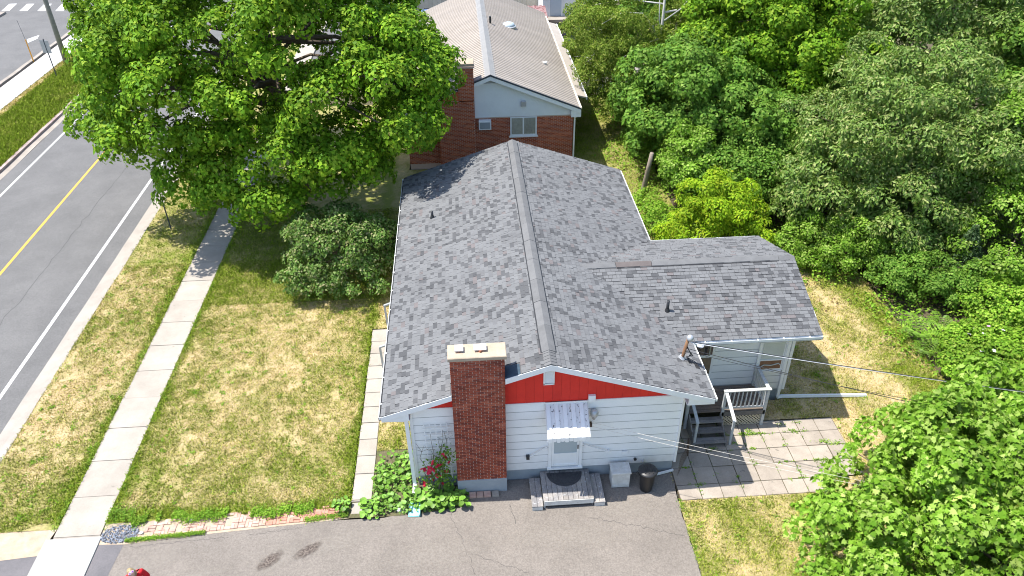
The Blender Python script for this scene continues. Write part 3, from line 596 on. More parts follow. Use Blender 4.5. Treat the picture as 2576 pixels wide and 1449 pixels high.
def trunk_mesh(base, top, r0, r1, C, parent, m, seed, nl=9, name='trunk'):
    r = random.Random(seed); b = MB(); base = Vector(base); top = Vector(top)
    pts = [base+(top-base)*t+Vector((r.uniform(-1, 1), r.uniform(-1, 1), 0))*0.25*r0*(0 < t < 1)*2 for t in (0, .15, .35, .55, .75, 1)]
    pts[0].z -= 0.15
    b.tube(pts, [r0*1.35, r0*1.02, r0*.85, r0*.7, r0*.5, r1], 9)
    if len(C):
        for i in r.sample(range(len(C)), min(nl, len(C))):
            e = Vector(C[i]); t = r.uniform(0.35, 0.9); a = base+(top-base)*t
            if e.z < a.z*0.6: t = 0.3; a = base+(top-base)*t
            mid = a+(e-a)*0.5+Vector((0, 0, 0.25*(e-a).length*0.3)); rl = r0*r.uniform(0.22, 0.4)
            b.tube([a, a+(mid-a)*0.5, mid, mid+(e-mid)*0.6, e], [rl, rl*.8, rl*.6, rl*.4, rl*.15], 6)
    return b.build(name, m, parent, smooth=True)
def tree(name, label, cat, base, lobes, nsub, rsub, ncl, nlv, rc, ls, shape, lm, seed, bark='bark', r0=0.2, top=None, group=None, nl=9, **kw):
    root = empty(name, base, label, cat, group)
    o, C = crown_mesh(lobes, nsub, rsub, ncl, nlv, rc, ls, shape, seed, M[lm], root, **kw)
    if top is None: top = (lobes[0][0], lobes[0][1], lobes[0][2]+lobes[0][5]*0.5)
    trunk_mesh(base, top, r0, r0*0.25, C, root, M[bark], seed, nl)
    return root
#MARK_HOUSE
# ------------------------------------------------------------------ the bungalow
RX, RZ, RS = 4.09, 5.096, 0.3345            # main ridge x, z, slope
EX0, EX1, RY0, RY1 = -0.77, 8.97, -0.42, 14.88
WY, WZ = 5.43, 4.50; WY0, WY1, WX1 = 2.30, 8.56, 13.32
def zm(x): return RZ-RS*abs(x-RX)
def zw(y): return WZ-RS*abs(y-WY)
CH = (1.28, 2.80, -0.38, 0.16)              # chimney
house = empty('bungalow', (4.1, 7.0, 0), 'white bungalow with grey shingle roof, red gable and rear wing', 'house')
wall = MB().box(0.03, 8.17, 0.03, 14.3, 0.44, 3.62).build('wall', M['siding'], house)
wingwall = MB().box(8.17, 12.83, 3.11, 7.8, 0.44, 3.58).build('wing_wall', M['siding'], house)
MB().box(0.04, 8.16, 0.06, 14.28, -0.15, 0.45).build('foundation', M['found'], house)
MB().box(8.1, 12.82, 3.14, 7.78, -0.15, 0.47).build('wing_foundation', M['found'], house)
# lapped boards
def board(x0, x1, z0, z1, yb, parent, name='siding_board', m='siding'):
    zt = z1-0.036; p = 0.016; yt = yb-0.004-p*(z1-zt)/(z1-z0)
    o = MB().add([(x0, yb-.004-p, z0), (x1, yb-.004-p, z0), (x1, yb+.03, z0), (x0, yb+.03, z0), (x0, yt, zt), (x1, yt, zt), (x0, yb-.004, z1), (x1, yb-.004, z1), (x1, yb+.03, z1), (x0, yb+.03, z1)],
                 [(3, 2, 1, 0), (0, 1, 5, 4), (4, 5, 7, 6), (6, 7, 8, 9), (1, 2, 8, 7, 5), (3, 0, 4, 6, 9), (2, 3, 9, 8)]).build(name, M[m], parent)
    o.data.materials.append(M['lap_shadow']); o.data.polygons[2].material_index = 1; o.data.polygons[0].material_index = 1
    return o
zz = 0.46
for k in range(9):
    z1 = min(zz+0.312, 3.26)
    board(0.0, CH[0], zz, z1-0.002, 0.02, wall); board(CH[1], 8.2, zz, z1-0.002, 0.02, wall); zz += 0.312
MB().box(-0.02, 1.28, -0.03, 0.02, 3.262, 3.31).build('frieze_board', M['trim'], house)
MB().box(2.80, 8.22, -0.03, 0.02, 3.262, 3.31).build('frieze_board', M['trim'], house)
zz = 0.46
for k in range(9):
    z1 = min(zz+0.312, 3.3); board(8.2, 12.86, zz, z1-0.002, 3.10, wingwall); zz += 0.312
for x in (0.0, 8.2):
    MB().box(x-0.035, x+0.06 if x == 0 else x+0.03, -0.045, 0.06, 0.44, 3.26).build('corner_trim', M['trim'], house)
MB().box(12.80, 12.90, 3.04, 3.2, 0.44, 3.3).build('corner_trim', M['trim'], house)
# red gable: vertical grooved boards
gab = MB().add([(0.05, 0.022, 3.3), (8.15, 0.022, 3.3), (8.15, 0.022, zm(8.15)-0.1), (RX, 0.022, RZ-0.1), (0.05, 0.022, zm(0.05)-0.1)], [(0, 1, 2, 3, 4)]).build('gable', M['red'], house)
x = 0.02
while x < 8.18:
    x1 = min(x+0.262, 8.18)
    if x1-x > 0.05:
        for a, c_ in (((x, min(x1, CH[0])), (max(x, CH[1]), x1)) if x < CH[1] and x1 > CH[0] else ((x, x1),)):
            if c_-a < 0.02: continue
            b = MB(); pts = [(a, 3.312), (c_-0.004, 3.312), (c_-0.004, zm(c_)-0.09)]
            if a < RX < c_: pts.append((RX, RZ-0.09))
            pts.append((a, zm(a)-0.09))
            b.prism(pts, -0.008, 0.03).build('gable_board', M['red'], gab)
    x = x1
# louvred gable vent
vent = MB().box(3.93, 4.25, -0.05, 0.02, 4.06, 4.92).build('gable_vent', M['trim'], house)
for k in range(9):
    MB().hexa([(3.965, -0.075, 4.11+k*.08), (4.215, -0.075, 4.11+k*.08), (4.215, -0.055, 4.13+k*.08), (3.965, -0.055, 4.13+k*.08),
               (3.965, -0.07, 4.12+k*.08), (4.215, -0.07, 4.12+k*.08), (4.215, -0.052, 4.175+k*.08), (3.965, -0.052, 4.175+k*.08)]).build('louvre', M['trim'], vent)
for x0, x1, z0, z1 in ((3.93, 3.965, 4.06, 4.9), (4.215, 4.25, 4.06, 4.9), (3.93, 4.25, 4.04, 4.085)):
    MB().box(x0, x1, -0.09, -0.05, z0, z1).build('vent_frame', M['trim'], vent)
# roof decks
roof = bpy.data.objects.new('roof', None)
b = MB(); T = 0.11
def slab_x(b, xa, xb, y0, y1):
    b.hexa([(xa, y0, zm(xa)-T), (xb, y0, zm(xb)-T), (xb, y1, zm(xb)-T), (xa, y1, zm(xa)-T), (xa, y0, zm(xa)), (xb, y0, zm(xb)), (xb, y1, zm(xb)), (xa, y1, zm(xa))])
slab_x(b, EX0, RX, CH[3], RY1); slab_x(b, EX0, CH[0], RY0, CH[3]); slab_x(b, CH[1], RX, RY0, CH[3]); slab_x(b, RX, EX1, RY0, RY1)
def slab_y(b, ya, yb, x0, x1):
    b.hexa([(x0, ya, zw(ya)-T), (x1, ya, zw(ya)-T), (x1, yb, zw(yb)-T), (x0, yb, zw(yb)-T), (x0, ya, zw(ya)), (x1, ya, zw(ya)), (x1, yb, zw(yb)), (x0, yb, zw(yb))])
slab_y(b, WY0, WY, 6.6, WX1); slab_y(b, WY, WY1, 6.6, WX1)
roof = b.build('roof', M['roof_deck'], house)
# shingles: every tab has its own edges and thickness
pieces = []
CA = 1/math.sqrt(1+RS*RS); SA = RS*CA; EXPO = 0.143
def shingle_slope(o, al, d, n, u0, u1, length, mask):
    r = random.Random(hash((round(o[0], 2), round(d[0], 2), round(d[1], 2))) & 0xffff)
    v = length; row = 0
    while v > 0.05:
        v0 = max(v-EXPO, 0.0); u = u0-r.uniform(0, 0.25)
        while u < u1:
            wd = r.choice((0.11, 0.14, 0.16, 0.18, 0.20, 0.22, 0.25, 0.3)); a = max(u, u0); c_ = min(u+wd, u1); u += wd
            if c_-a < 0.03: continue
            um = (a+c_)/2; ctr = o+al*um+d*((v0+v)/2)
            if not mask(ctr, a, c_): continue
            pieces.append((tuple(ctr), o, al, d, n, a, c_, v0, v, r.choice((0.012, 0.013, 0.016, 0.022, 0.025))))
        v -= EXPO; row += 1
def m_left(p, a, c_): return not (CH[0]-0.06 < p.x < CH[1]+0.02 and p.y < CH[3]) and not (2.78 < p.x < 3.26 and p.y < 0.06 and (p.y < -0.02 or p.x < 3.1))
def m_right(p, a, c_): return not (p.x > 6.0 and zw(p.y)+0.004 > zm(p.x) and WY0+0.02 < p.y < WY1-0.02)
def m_wing(p, a, c_): return zw(p.y) > zm(p.x)-0.012
V3 = Vector
shingle_slope(V3((RX, 0, RZ)), V3((0, 1, 0)), V3((-CA, 0, -SA)), V3((-SA, 0, CA)), RY0-0.02, RY1+0.02, (RX-EX0)/CA+0.03, m_left)
shingle_slope(V3((RX, 0, RZ)), V3((0, -1, 0)), V3((CA, 0, -SA)), V3((SA, 0, CA)), -RY1-0.02, -RY0+0.02, (EX1-RX)/CA+0.03, m_right)
shingle_slope(V3((0, WY, WZ)), V3((-1, 0, 0)), V3((0, -CA, -SA)), V3((0, -SA, CA)), -WX1-0.02, -5.6, (WY-WY0)/CA+0.03, m_wing)
shingle_slope(V3((0, WY, WZ)), V3((1, 0, 0)), V3((0, CA, -SA)), V3((0, SA, CA)), 5.6, WX1+0.02, (WY1-WY)/CA+0.03, m_wing)
sm = bpy.data.meshes.new('shingle'); sm.from_pydata([(0, 0, .25), (1, 0, .25), (1, 1, 1), (0, 1, 1), (0, 1, 0), (1, 1, 0), (0, 0, 0), (1, 0, 0)], [], [(0, 1, 2, 3)[::-1], (3, 2, 5, 4)[::-1], (1, 7, 5, 2)[::-1], (0, 3, 4, 6)[::-1]]); sm.update(); sm.materials.append(M['shingle_o']); sm.materials.append(M['shingle_edge'])
for i_ in (1, 2, 3): sm.polygons[i_].material_index = 1
near_p, far_p = split_pieces(pieces, 300)
ho = house.location
for (c, o, al, d, n, a, c_, v0, v, t) in near_p:
    ob = link('shingle', sm, M['shingle_o'], roof)
    og = o+al*(a+0.004)+d*(v0-0.004)+n*0.001-ho
    ob.matrix_local = Matrix.Translation(og) @ Matrix((al*(c_-a-0.008), d*(v-v0-0.002), n*t)).transposed().to_4x4()
b = MB()
for (c, o, al, d, n, a, c_, v0, v, t) in far_p:
    og = o+al*(a+0.004)+d*(v0-0.004)+n*0.001; A = al*(c_-a-0.008); D = d*(v-v0-0.002); Nn = n*t
    q = lambda i, j, k: og+A*i+D*j+Nn*k
    b.add([q(0, 0, .25), q(1, 0, .25), q(1, 1, 1), q(0, 1, 1), q(0, 1, 0), q(1, 1, 0), q(0, 0, 0), q(1, 0, 0)], [(3, 2, 1, 0), (4, 5, 2, 3), (2, 5, 7, 1), (6, 4, 3, 0)])
sf = b.build('shingle_field', M['shingle_i'], roof, kind='stuff'); sf.data.materials.append(M['shingle_edge'])
sf.data.polygons.foreach_set('material_index', np.tile(np.array([0, 1, 1, 1], dtype=np.int32), len(far_p)))
# ridge vents and cap shingles
def ridge_run(parent, a, bpt, side, h, m, name='ridge_vent', wdt=0.21):
    a = V3(a); bpt = V3(bpt); s = V3(side)
    dn = V3((0, 0, -1))
    L0 = s*(wdt*CA)+dn*(wdt*SA); R0 = -s*(wdt*CA)+dn*(wdt*SA); up = V3((0, 0, h)); u2 = V3((0, 0, h-0.012))
    return MB().add([a+L0+u2, a+up+L0*0.45, a+up+V3((0, 0, .006)), a+up+R0*.45, a+R0+u2, bpt+L0+u2, bpt+up+L0*.45, bpt+up+V3((0, 0, .006)), bpt+up+R0*.45, bpt+R0+u2,
                     a+L0+V3((0, 0, 0)), a+R0, bpt+L0, bpt+R0], [(0, 1, 6, 5), (1, 2, 7, 6), (2, 3, 8, 7), (3, 4, 9, 8), (0, 5, 12, 10), (4, 11, 13, 9), (10, 11, 4, 3, 2, 1, 0), (12, 5, 6, 7, 8, 9, 13)]).build(name, m, parent)
yv = 0.15; rr = random.Random(2)
while yv < 14.7:
    y1 = min(yv+1.22, 14.72); hz = rr.uniform(-.004, .004); ridge_run(roof, (RX+rr.uniform(-.006, .006), yv+.006, RZ+hz), (RX+rr.uniform(-.006, .006), y1-.006, RZ+hz), (-1, 0, 0), 0.055, M['ridge']); yv = y1
ridge_run(roof, (RX, 0.16, RZ-0.012), (RX, 14.71, RZ-0.012), (-1, 0, 0), 0.046, M['black'], 'vent_slot', 0.245)
for k in range(5):
    ridge_run(roof, (RX, -0.44+k*0.13, RZ+0.004*k), (RX, -0.44+k*0.13+0.17, RZ+0.004*k-0.012), (-1, 0, 0), 0.032, M['ridge'], 'ridge_cap', 0.19)
ridge_run(roof, (RX, 14.70, RZ-.008), (RX, 14.90, RZ-.008), (-1, 0, 0), 0.04, M['ridge'], 'ridge_cap', 0.19)
ridge_run(roof, (5.75, WY, WZ), (7.0, WY, WZ), (0, 1, 0), 0.05, M['ridge'], 'ridge_vent', 0.17)
ridge_run(roof, (7.02, WY, WZ), (8.25, WY, WZ), (0, 1, 0), 0.052, M['ridge_brown'], 'ridge_vent', 0.17)
ridge_run(roof, (8.27, WY, WZ), (12.75, WY, WZ), (0, 1, 0), 0.05, M['ridge'], 'ridge_vent', 0.17)
ridge_run(roof, (7.03, WY, WZ-.012), (12.74, WY, WZ-.012), (0, 1, 0), 0.044, M['black'], 'vent_slot', 0.205)
for k in range(4):
    ridge_run(roof, (12.77+k*0.14, WY, WZ-0.004*k), (12.77+k*0.14+0.16, WY, WZ-0.004*k-.01), (0, 1, 0), 0.032, M['ridge'], 'ridge_cap', 0.16)
# torn corner beside the chimney
MB().hexa([(2.81, -0.43, zm(2.81)-0.02), (3.24, -0.43, zm(3.24)-0.02), (3.24, 0.02, zm(3.24)-0.02), (2.81, 0.10, zm(2.81)-0.02),
           (2.81, -0.43, zm(2.81)+0.004), (3.24, -0.43, zm(3.24)+0.004), (3.24, 0.02, zm(3.24)+0.004), (2.81, 0.10, zm(2.81)+0.004)]).build('bare_underlay_patch', M['flash'], roof)
# fascia / rake boards
def rake(xa, xb):
    MB().hexa([(xa, RY0-0.03, zm(xa)-0.20), (xb, RY0-0.03, zm(xb)-0.20), (xb, RY0-0.002, zm(xb)-0.20), (xa, RY0-0.002, zm(xa)-0.20),
               (xa, RY0-0.03, zm(xa)-0.012), (xb, RY0-0.03, zm(xb)-0.012), (xb, RY0-0.002, zm(xb)-0.012), (xa, RY0-0.002, zm(xa)-0.012)]).build('rake_board', M['trim'], house)
rake(EX0, CH[0]-0.01); rake(CH[1]+0.01, RX); rake(RX, EX1)
# soffit underside along the rake and boxed eaves
for xa, xb in ((EX0, CH[0]-.01), (CH[1]+.01, RX), (RX, EX1)):
    MB().hexa([(xa, RY0, zm(xa)-.17), (xb, RY0, zm(xb)-.17), (xb, 0.03, zm(xb)-.17), (xa, .03, zm(xa)-.17), (xa, RY0, zm(xa)-.115), (xb, RY0, zm(xb)-.115), (xb, .03, zm(xb)-.115), (xa, .03, zm(xa)-.115)]).build('soffit', M['trim'], house)
MB().prism([(EX0, 3.24), (-0.0, 3.24), (0.0, zm(0)-.2), (EX0, zm(EX0)-.1)], RY0+0.0, RY0+0.03).build('eave_return', M['trim'], house)
MB().prism([(8.2, 3.24), (EX1, 3.24), (EX1, zm(EX1)-.1), (8.2, zm(8.2)-.2)], RY0+0.0, RY0+0.03).build('eave_return', M['trim'], house)
MB().box(EX0, 0.03, RY0+.03, 14.85, 3.22, 3.25).build('soffit', M['trim'], house); MB().box(8.17, EX1, RY0+.03, WY0+0.4, 3.22, 3.25).build('soffit', M['trim'], house)
MB().box(EX0-0.022, EX0-0.002, RY0, 14.88, 3.24, zm(EX0)-0.012).build('fascia', M['trim'], house)
MB().box(EX1+0.002, EX1+0.022, RY0, WY0+0.1, 3.24, zm(EX1)-0.012).build('fascia', M['trim'], house)
MB().box(EX1+0.002, EX1+0.022, WY1-0.1, 14.88, 3.24, zm(EX1)-0.012).build('fascia', M['trim'], house)
MB().box(8.9, WX1, WY0-0.022, WY0-0.002, 3.24, zw(WY0)-0.012).build('fascia', M['trim'], house); MB().box(8.9, WX1, WY1+0.002, WY1+0.022, 3.24, zw(WY1)-0.012).build('fascia', M['trim'], house)
MB().box(8.9, WX1, WY0, 3.12, 3.22, 3.25).build('soffit', M['trim'], house)
for ya, yb in ((WY0, WY), (WY, WY1)):
    MB().hexa([(WX1+.002, ya, zw(ya)-.2), (WX1+.025, ya, zw(ya)-.2), (WX1+.025, yb, zw(yb)-.2), (WX1+.002, yb, zw(yb)-.2), (WX1+.002, ya, zw(ya)-.012), (WX1+.025, ya, zw(ya)-.012), (WX1+.025, yb, zw(yb)-.012), (WX1+.002, yb, zw(yb)-.012)]).build('rake_board', M['trim'], house)
# wing gable end wall
MB().prism([(3.11, 3.5), (7.8, 3.5), (7.8, zw(7.8)-.12), (WY, WZ-.12), (3.11, zw(3.11)-.12)], 12.7, 12.84, 'x').build('wing_gable', M['siding'], house)
MB().prism([(0.05, 3.55), (8.15, 3.55), (8.15, zm(8.15)-.12), (RX, RZ-.12), (0.05, zm(.05)-.12)], 14.2, 14.3).build('rear_gable', M['siding'], house)
# gutters
def gutter(a, bpt, out, drop=0.03, wd=0.075, h=0.11, nb=12):
    a = V3(a); bpt = V3(bpt); o = V3(out); u = V3((0, 0, 1)); g = MB(); t = 0.012
    def bx(s0, s1, z0, z1):
        p = [a+o*s0+u*z0, bpt+o*s0+u*z0, bpt+o*s1+u*z0, a+o*s1+u*z0, a+o*s0+u*z1, bpt+o*s0+u*z1, bpt+o*s1+u*z1, a+o*s1+u*z1]; g.hexa(p)
    bx(0.0, wd, -h, -h+t); bx(wd-t, wd, -h, 0); bx(0.0, t, -h, -0.02)
    d = (bpt-a).normalized()
    for e in (a, bpt-d*t): g.hexa([e-u*h, e+d*t-u*h, e+d*t+o*wd-u*h, e+o*wd-u*h, e, e+d*t, e+d*t+o*wd, e+o*wd])
    go = g.build('gutter', M['trim'], house)
    for k in range(nb):
        p = a+(bpt-a)*((k+.5)/nb); MB().bar(p-u*0.004, p+o*(wd+0.01)-u*0.004, 0.04, 0.012).build('bracket', M['trim'], go)
    MB().hexa([a+o*t-u*(h-.013), bpt+o*t-u*(h-.013), bpt+o*(wd-t)-u*(h-.013), a+o*(wd-t)-u*(h-.013), a+o*t-u*(h-.02), bpt+o*t-u*(h-.02), bpt+o*(wd-t)-u*(h-.02), a+o*(wd-t)-u*(h-.02)]).build('gutter_shade', M['roof_deck'], go)  # dark strip on the gutter floor paints the shade inside
gutter((EX0-.022, RY0, 3.43), (EX0-.022, 14.86, 3.43), (-1, 0, 0), nb=13)
gutter((EX1+.022, RY0, 3.43), (EX1+.022, WY0-.15, 3.43), (1, 0, 0), nb=3)
gutter((EX1+.022, WY1+.15, 3.43), (EX1+.022, 14.86, 3.43), (1, 0, 0), nb=6)
gutter((9.0, WY0-.022, 3.43), (WX1+.01, WY0-.022, 3.43), (0, -1, 0), nb=5)
gutter((9.0, WY1+.022, 3.43), (WX1+.01, WY1+.022, 3.43), (0, 1, 0), nb=4)
# downspouts
dsp = MB()
for a, c_ in (((-0.83, -0.2, 3.32), (-0.8, -0.25, 3.2)), ((-0.8, -0.25, 3.2), (-0.12, -0.11, 3.0)), ((-0.12, -0.11, 3.02), (-0.08, -0.11, 0.25)), ((-0.08, -.11, .27), (-0.1, -.4, .12))): dsp.bar(a, c_, 0.11, 0.085, (0, 1, 0))
dsp.build('downspout', M['trim'], house)
dsp = MB()
for a, c_ in (((12.62, 2.25, 3.33), (12.62, 2.6, 3.15)), ((12.62, 2.58, 3.17), (12.66, 3.0, 2.95)), ((12.66, 3.0, 2.98), (12.70, 3.0, 0.16)), ((12.70, 3.02, 0.10), (12.95, 3.08, 0.085)), ((12.93, 3.08, 0.075), (15.95, 2.92, 0.055))): dsp.bar(a, c_, 0.1, 0.09, (0, 0.3, 1))
dsp.build('downspout', M['trim'], house)
MB().bar((8.2, -0.02, 0.05), (7.62, -0.16, 0.05), 0.06, 0.06).build('drain_pipe', M['trim'], house)
# front side door with awning
door = MB().box(4.22, 5.10, -0.045, 0.0, 0.58, 2.72).build('side_door', M['trim'], house)
for x0, x1, z0, z1 in ((4.13, 4.225, 0.52, 2.8), (5.095, 5.19, 0.52, 2.8), (4.225, 5.095, 2.715, 2.8)):
    MB().box(x0, x1, -0.06, 0.0, z0, z1).build('door_frame', M['trim'], door)
MB().box(4.10, 5.22, -0.10, 0.0, 0.47, 0.53).build('sill', M['trim'], door)
for x0, x1, z0, z1 in ((4.24, 4.30, 0.6, 2.7), (5.02, 5.08, 0.6, 2.7), (4.30, 5.02, 0.6, 0.66), (4.30, 5.02, 1.08, 1.16), (4.30, 5.02, 2.62, 2.7)):
    MB().box(x0, x1, -0.066, -0.045, z0, z1).build('door_rail', M['trim'], door)
MB().box(4.30, 5.02, -0.055, -0.046, 1.16, 2.62).build('pane', M['glassgrey'], door)
MB().box(5.03, 5.06, -0.10, -0.066, 1.35, 1.5).build('handle', M['black'], door)
awn = bpy.data.objects.new('awning', None)
awn = MB().box(4.0, 5.26, -0.05, 0.0, 3.24, 3.31).build('awning', M['trim'], house)
for k in range(10):
    x0 = 4.01+k*0.124; up = 0.022 if k % 2 == 0 else 0.0; m = M['trim'] if k % 2 == 0 else M['peel']
    MB().hexa([(x0+.002, -0.04, 3.23+up), (x0+.122, -0.04, 3.23+up), (x0+.124, -0.86, 2.62+up), (x0, -0.86, 2.62+up), (x0+.002, -0.04, 3.245+up), (x0+.122, -0.04, 3.245+up), (x0+.124, -0.86, 2.635+up), (x0, -0.86, 2.635+up)]).build('awning_slat', m, awn)
    h = 0.17 if k % 2 == 0 else 0.15; yy = -0.875 if k % 2 == 0 else -0.862
    MB().prism([(x0+.004, 2.64), (x0+.12, 2.64), (x0+.12, 2.64-h+.03), (x0+.095, 2.64-h), (x0+.03, 2.64-h), (x0+.004, 2.64-h+.03)], yy, yy+0.01).build('valance_piece', M['trim'], awn)
for x0 in (4.0, 5.255):
    MB().add([(x0, -0.02, 3.24), (x0, -0.86, 2.62), (x0, -0.86, 2.5), (x0, -0.02, 2.95), (x0+.01, -0.02, 3.24), (x0+.01, -0.86, 2.62), (x0+.01, -0.86, 2.5), (x0+.01, -0.02, 2.95)], [(0, 1, 2, 3), (7, 6, 5, 4), (0, 4, 5, 1), (2, 6, 7, 3), (1, 5, 6, 2)]).build('awning_side', M['trim'], awn)
# wall fittings
lampm = MB().lathe((5.47, -0.14, 2.62), [(0.035, 0), (0.05, 0.03), (0.05, 0.09), (0.09, 0.12), (0.125, 0.2), (0.13, 0.27), (0.09, 0.36), (0.03, 0.39)], 16).build('globe_lamp', M['galv'], house, True)
MB().box(5.42, 5.52, -0.12, 0.0, 2.58, 2.7).build('bracket', M['trim'], lampm)
pul = MB().tube([(5.36, -0.12, 2.40), (5.42, -0.12, 2.40)], 0.085, 14).build('pulley', M['rustdark'], house, True); MB().tube([(5.35, -0.12, 2.40), (5.43, -0.12, 2.40)], 0.03, 8).build('hub', M['galv'], pul)
MB().box(5.28, 5.49, -0.09, 0.0, 3.285, 3.52).build('meter_cover', M['trim'], house)
rod = MB().bar((4.09, -0.06, 1.47), (3.52, -0.08, 1.09), 0.03, 0.03).build('wall_rod', M['trim'], house); MB().box(3.44, 3.54, -0.10, 0.0, 0.99, 1.13).build('foot', M['black'], rod)
rod = MB().bar((5.2, -0.06, 1.5), (6.02, -0.08, 1.13), 0.03, 0.03).build('wall_rod', M['trim'], house); MB().box(6.0, 6.05, -0.09, 0.0, 1.10, 1.18).build('foot', M['trim'], rod)
MB().box(6.47, 6.64, -0.05, 0.0, 0.92, 1.06).build('outlet_cover', M['trim'], house)
MB().tube([(6.91, -0.05, 0.66), (6.91, 0.0, 0.66)], 0.05, 10).build('dryer_vent', M['black'], house); MB().tube([(7.17, -0.09, 0.57), (7.17, 0.0, 0.57)], 0.035, 8).build('tap', M['galv'], house)
# wing door and window
wd = MB().box(9.26, 10.14, 3.03, 3.1, 0.76, 2.92).build('wing_door', M['trim'], house)
MB().box(9.34, 10.05, 3.015, 3.032, 2.22, 2.84).build('pane', M['glassdark'], wd); MB().box(9.34, 10.05, 3.015, 3.032, 1.38, 2.10).build('pane', M['brownpane'], wd)
MB().box(9.92, 9.97, 2.995, 3.02, 2.2, 2.84).build('mullion', M['curtain'], wd); MB().box(9.68, 9.70, 3.005, 3.016, 1.38, 2.10).build('mullion', M['black'], wd)
ww = MB().box(11.72, 12.62, 3.03, 3.09, 1.38, 2.98).build('wing_window', M['trim'], house)
MB().box(11.80, 12.54, 3.015, 3.032, 1.88, 2.90).build('pane', M['blind'], ww); MB().box(11.80, 12.54, 3.015, 3.032, 1.47, 1.86).build('pane', M['boardbrown'], ww)
for x0, x1, z0, z1 in ((11.66, 11.75, 1.33, 3.02), (12.59, 12.68, 1.33, 3.02), (11.66, 12.68, 1.30, 1.38), (11.75, 12.59, 1.85, 1.89)): MB().box(x0, x1, 2.99, 3.035, z0, z1).build('window_frame', M['trim'], ww)
MB().tube([(11.78, 3.0, 1.55), (11.95, 3.0, 1.66), (12.2, 3.0, 1.63), (12.45, 3.0, 1.70), (12.53, 3.0, 1.62)], 0.02, 5).build('torn_liner', M['blind'], ww)
# chimney with every brick its own
chim = MB().box(CH[0]+.012, CH[1]-.012, CH[2]+.012, CH[3]-.012, -0.1, 5.42).build('chimney', M['mortar'], house)
MB().bbox(CH[0]-.01, CH[1]+.01, CH[2]-.012, 0.0, -0.1, 0.54, 0.015).build('chimney_base', M['found'], chim)
UNIT = unit_cube()
def brick_items(x0, x1, z0, z1, y, L=0.205, H=0.0695, gap=0.0155, seed=1, axis='x', out=-1):
    r = random.Random(seed); it = []; z = z0; row = 0
    while z+H <= z1+0.002:
        u = x0-(L*0.5 if row % 2 else 0)
        while u < x1-0.01:
            a = max(u, x0)+gap/2; c_ = min(u+L, x1)-gap/2; u += L
            if c_-a < 0.03: continue
            it.append(((a+c_)/2, c_-a, z+H/2, H-gap, r.uniform(-.002, .003)))
        z += H; row += 1
    res = []
    for (m_, ln, zc, hh, j) in it:
        if axis == 'x': res.append(((m_, y+out*(-0.012)+out*j, zc), (ln, 0.03, hh)))
        else: res.append(((y+out*(-0.012)+out*j, m_, zc), (0.03, ln, hh)))
    return res
def lay_bricks(items, parent, root, mo, mi, limit=300, name='brick', rest='brickwork'):
    a, c_ = split_pieces(items, limit); o0 = origin_of(root)
    for (p, s) in a:
        ob = link(name, UNIT if mo is None else BRICKME[mo], None, parent, V3(p)-o0); ob.scale = s
    b = MB()
    for (p, s) in c_: b.box(p[0]-s[0]/2, p[0]+s[0]/2, p[1]-s[1]/2, p[1]+s[1]/2, p[2]-s[2]/2, p[2]+s[2]/2)
    if c_: b.build(rest, M[mi], parent, kind='stuff')
BRICKME = {}
for k in ('brick_o', 'brick2_o', 'paver', 'paver_red'):
    me = unit_cube(); me.materials.append(M[k]); BRICKME[k] = me
items = brick_items(CH[0], CH[1], 0.55, 5.36, CH[2], seed=2)
items += brick_items(CH[2], CH[3], 0.55, 5.36, CH[0], seed=3, axis='y', out=-1)+brick_items(CH[2], CH[3], 0.55, 5.36, CH[1], seed=4, axis='y', out=1)
lay_bricks(items, chim, house, 'brick_o', 'brick_i')
cap = MB().bbox(CH[0]-.05, CH[1]+.06, CH[2]-.05, CH[3]+.04, 5.37, 5.49, 0.02).build('chimney_cap', M['cap'], chim)
for x0, x1 in ((1.44, 1.66), (1.98, 2.30)):
    MB().lathe(((x0+x1)/2, -0.08, 5.48), [((x1-x0)/2, 0), ((x1-x0)/2, .07)], 4).build('flue', M['clay'], cap)
    MB().bbox(x0-.015, x1+.015, -0.2, 0.06, 5.55, 5.585, .01).build('flue_cover', M['whitestone'], cap)
# roof pipes, service mast
def vent_pipe(x, y, z, h, r=0.05):
    p = MB().tube([(x, y, z-0.1), (x, y, z+h)], r, 12).build('vent_pipe', M['black'], roof, True); q = MB()
    q.lathe((x, y, z-0.02), [(r*2.0, 0), (r*1.7, .05), (r*1.15, .14)], 12).build('boot', M['black'], p) if False else MB().lathe((x, y, z-0.02), [(r*2.0, 0), (r*1.7, .05), (r*1.15, .14)], 12).build('boot', M['black'], p)
vent_pipe(8.43, 3.46, zw(3.46), 0.42); vent_pipe(0.57, 10.31, zm(0.57), 0.3)
MB().hexa([(8.2, 3.25, zw(3.25)+.015), (8.66, 3.25, zw(3.25)+.015), (8.66, 3.7, zw(3.7)+.02), (8.2, 3.7, zw(3.7)+.02), (8.2, 3.25, zw(3.25)+.022), (8.66, 3.25, zw(3.25)+.022), (8.66, 3.7, zw(3.7)+.026), (8.2, 3.7, zw(3.7)+.026)]).build('flashing', M['ridge'], roof)
mast = MB().tube([(8.37, 1.25, 2.9), (8.38, 1.24, 3.6), (8.47, 1.18, 4.46)], 0.05, 10).build('service_mast', M['rust'], house, True)
MB().lathe((8.51, 1.14, 4.42), [(0.06, 0), (0.1, .05), (0.11, .12), (0.07, .19), (0.02, .21)], 12).build('weatherhead', M['galv'], mast, True)
MB().lathe((8.37, 1.25, zm(8.37)+0.0), [(0.13, 0), (0.09, .05), (0.06, .1)], 12).build('flashing_collar', M['galv'], mast)
MB().lathe((8.86, 1.12, 4.2), [(0.0, 0), (0.10, 0.0), (0.11, .03), (0.03, .06)], 14).build('insulator_disc', M['galv'], mast)
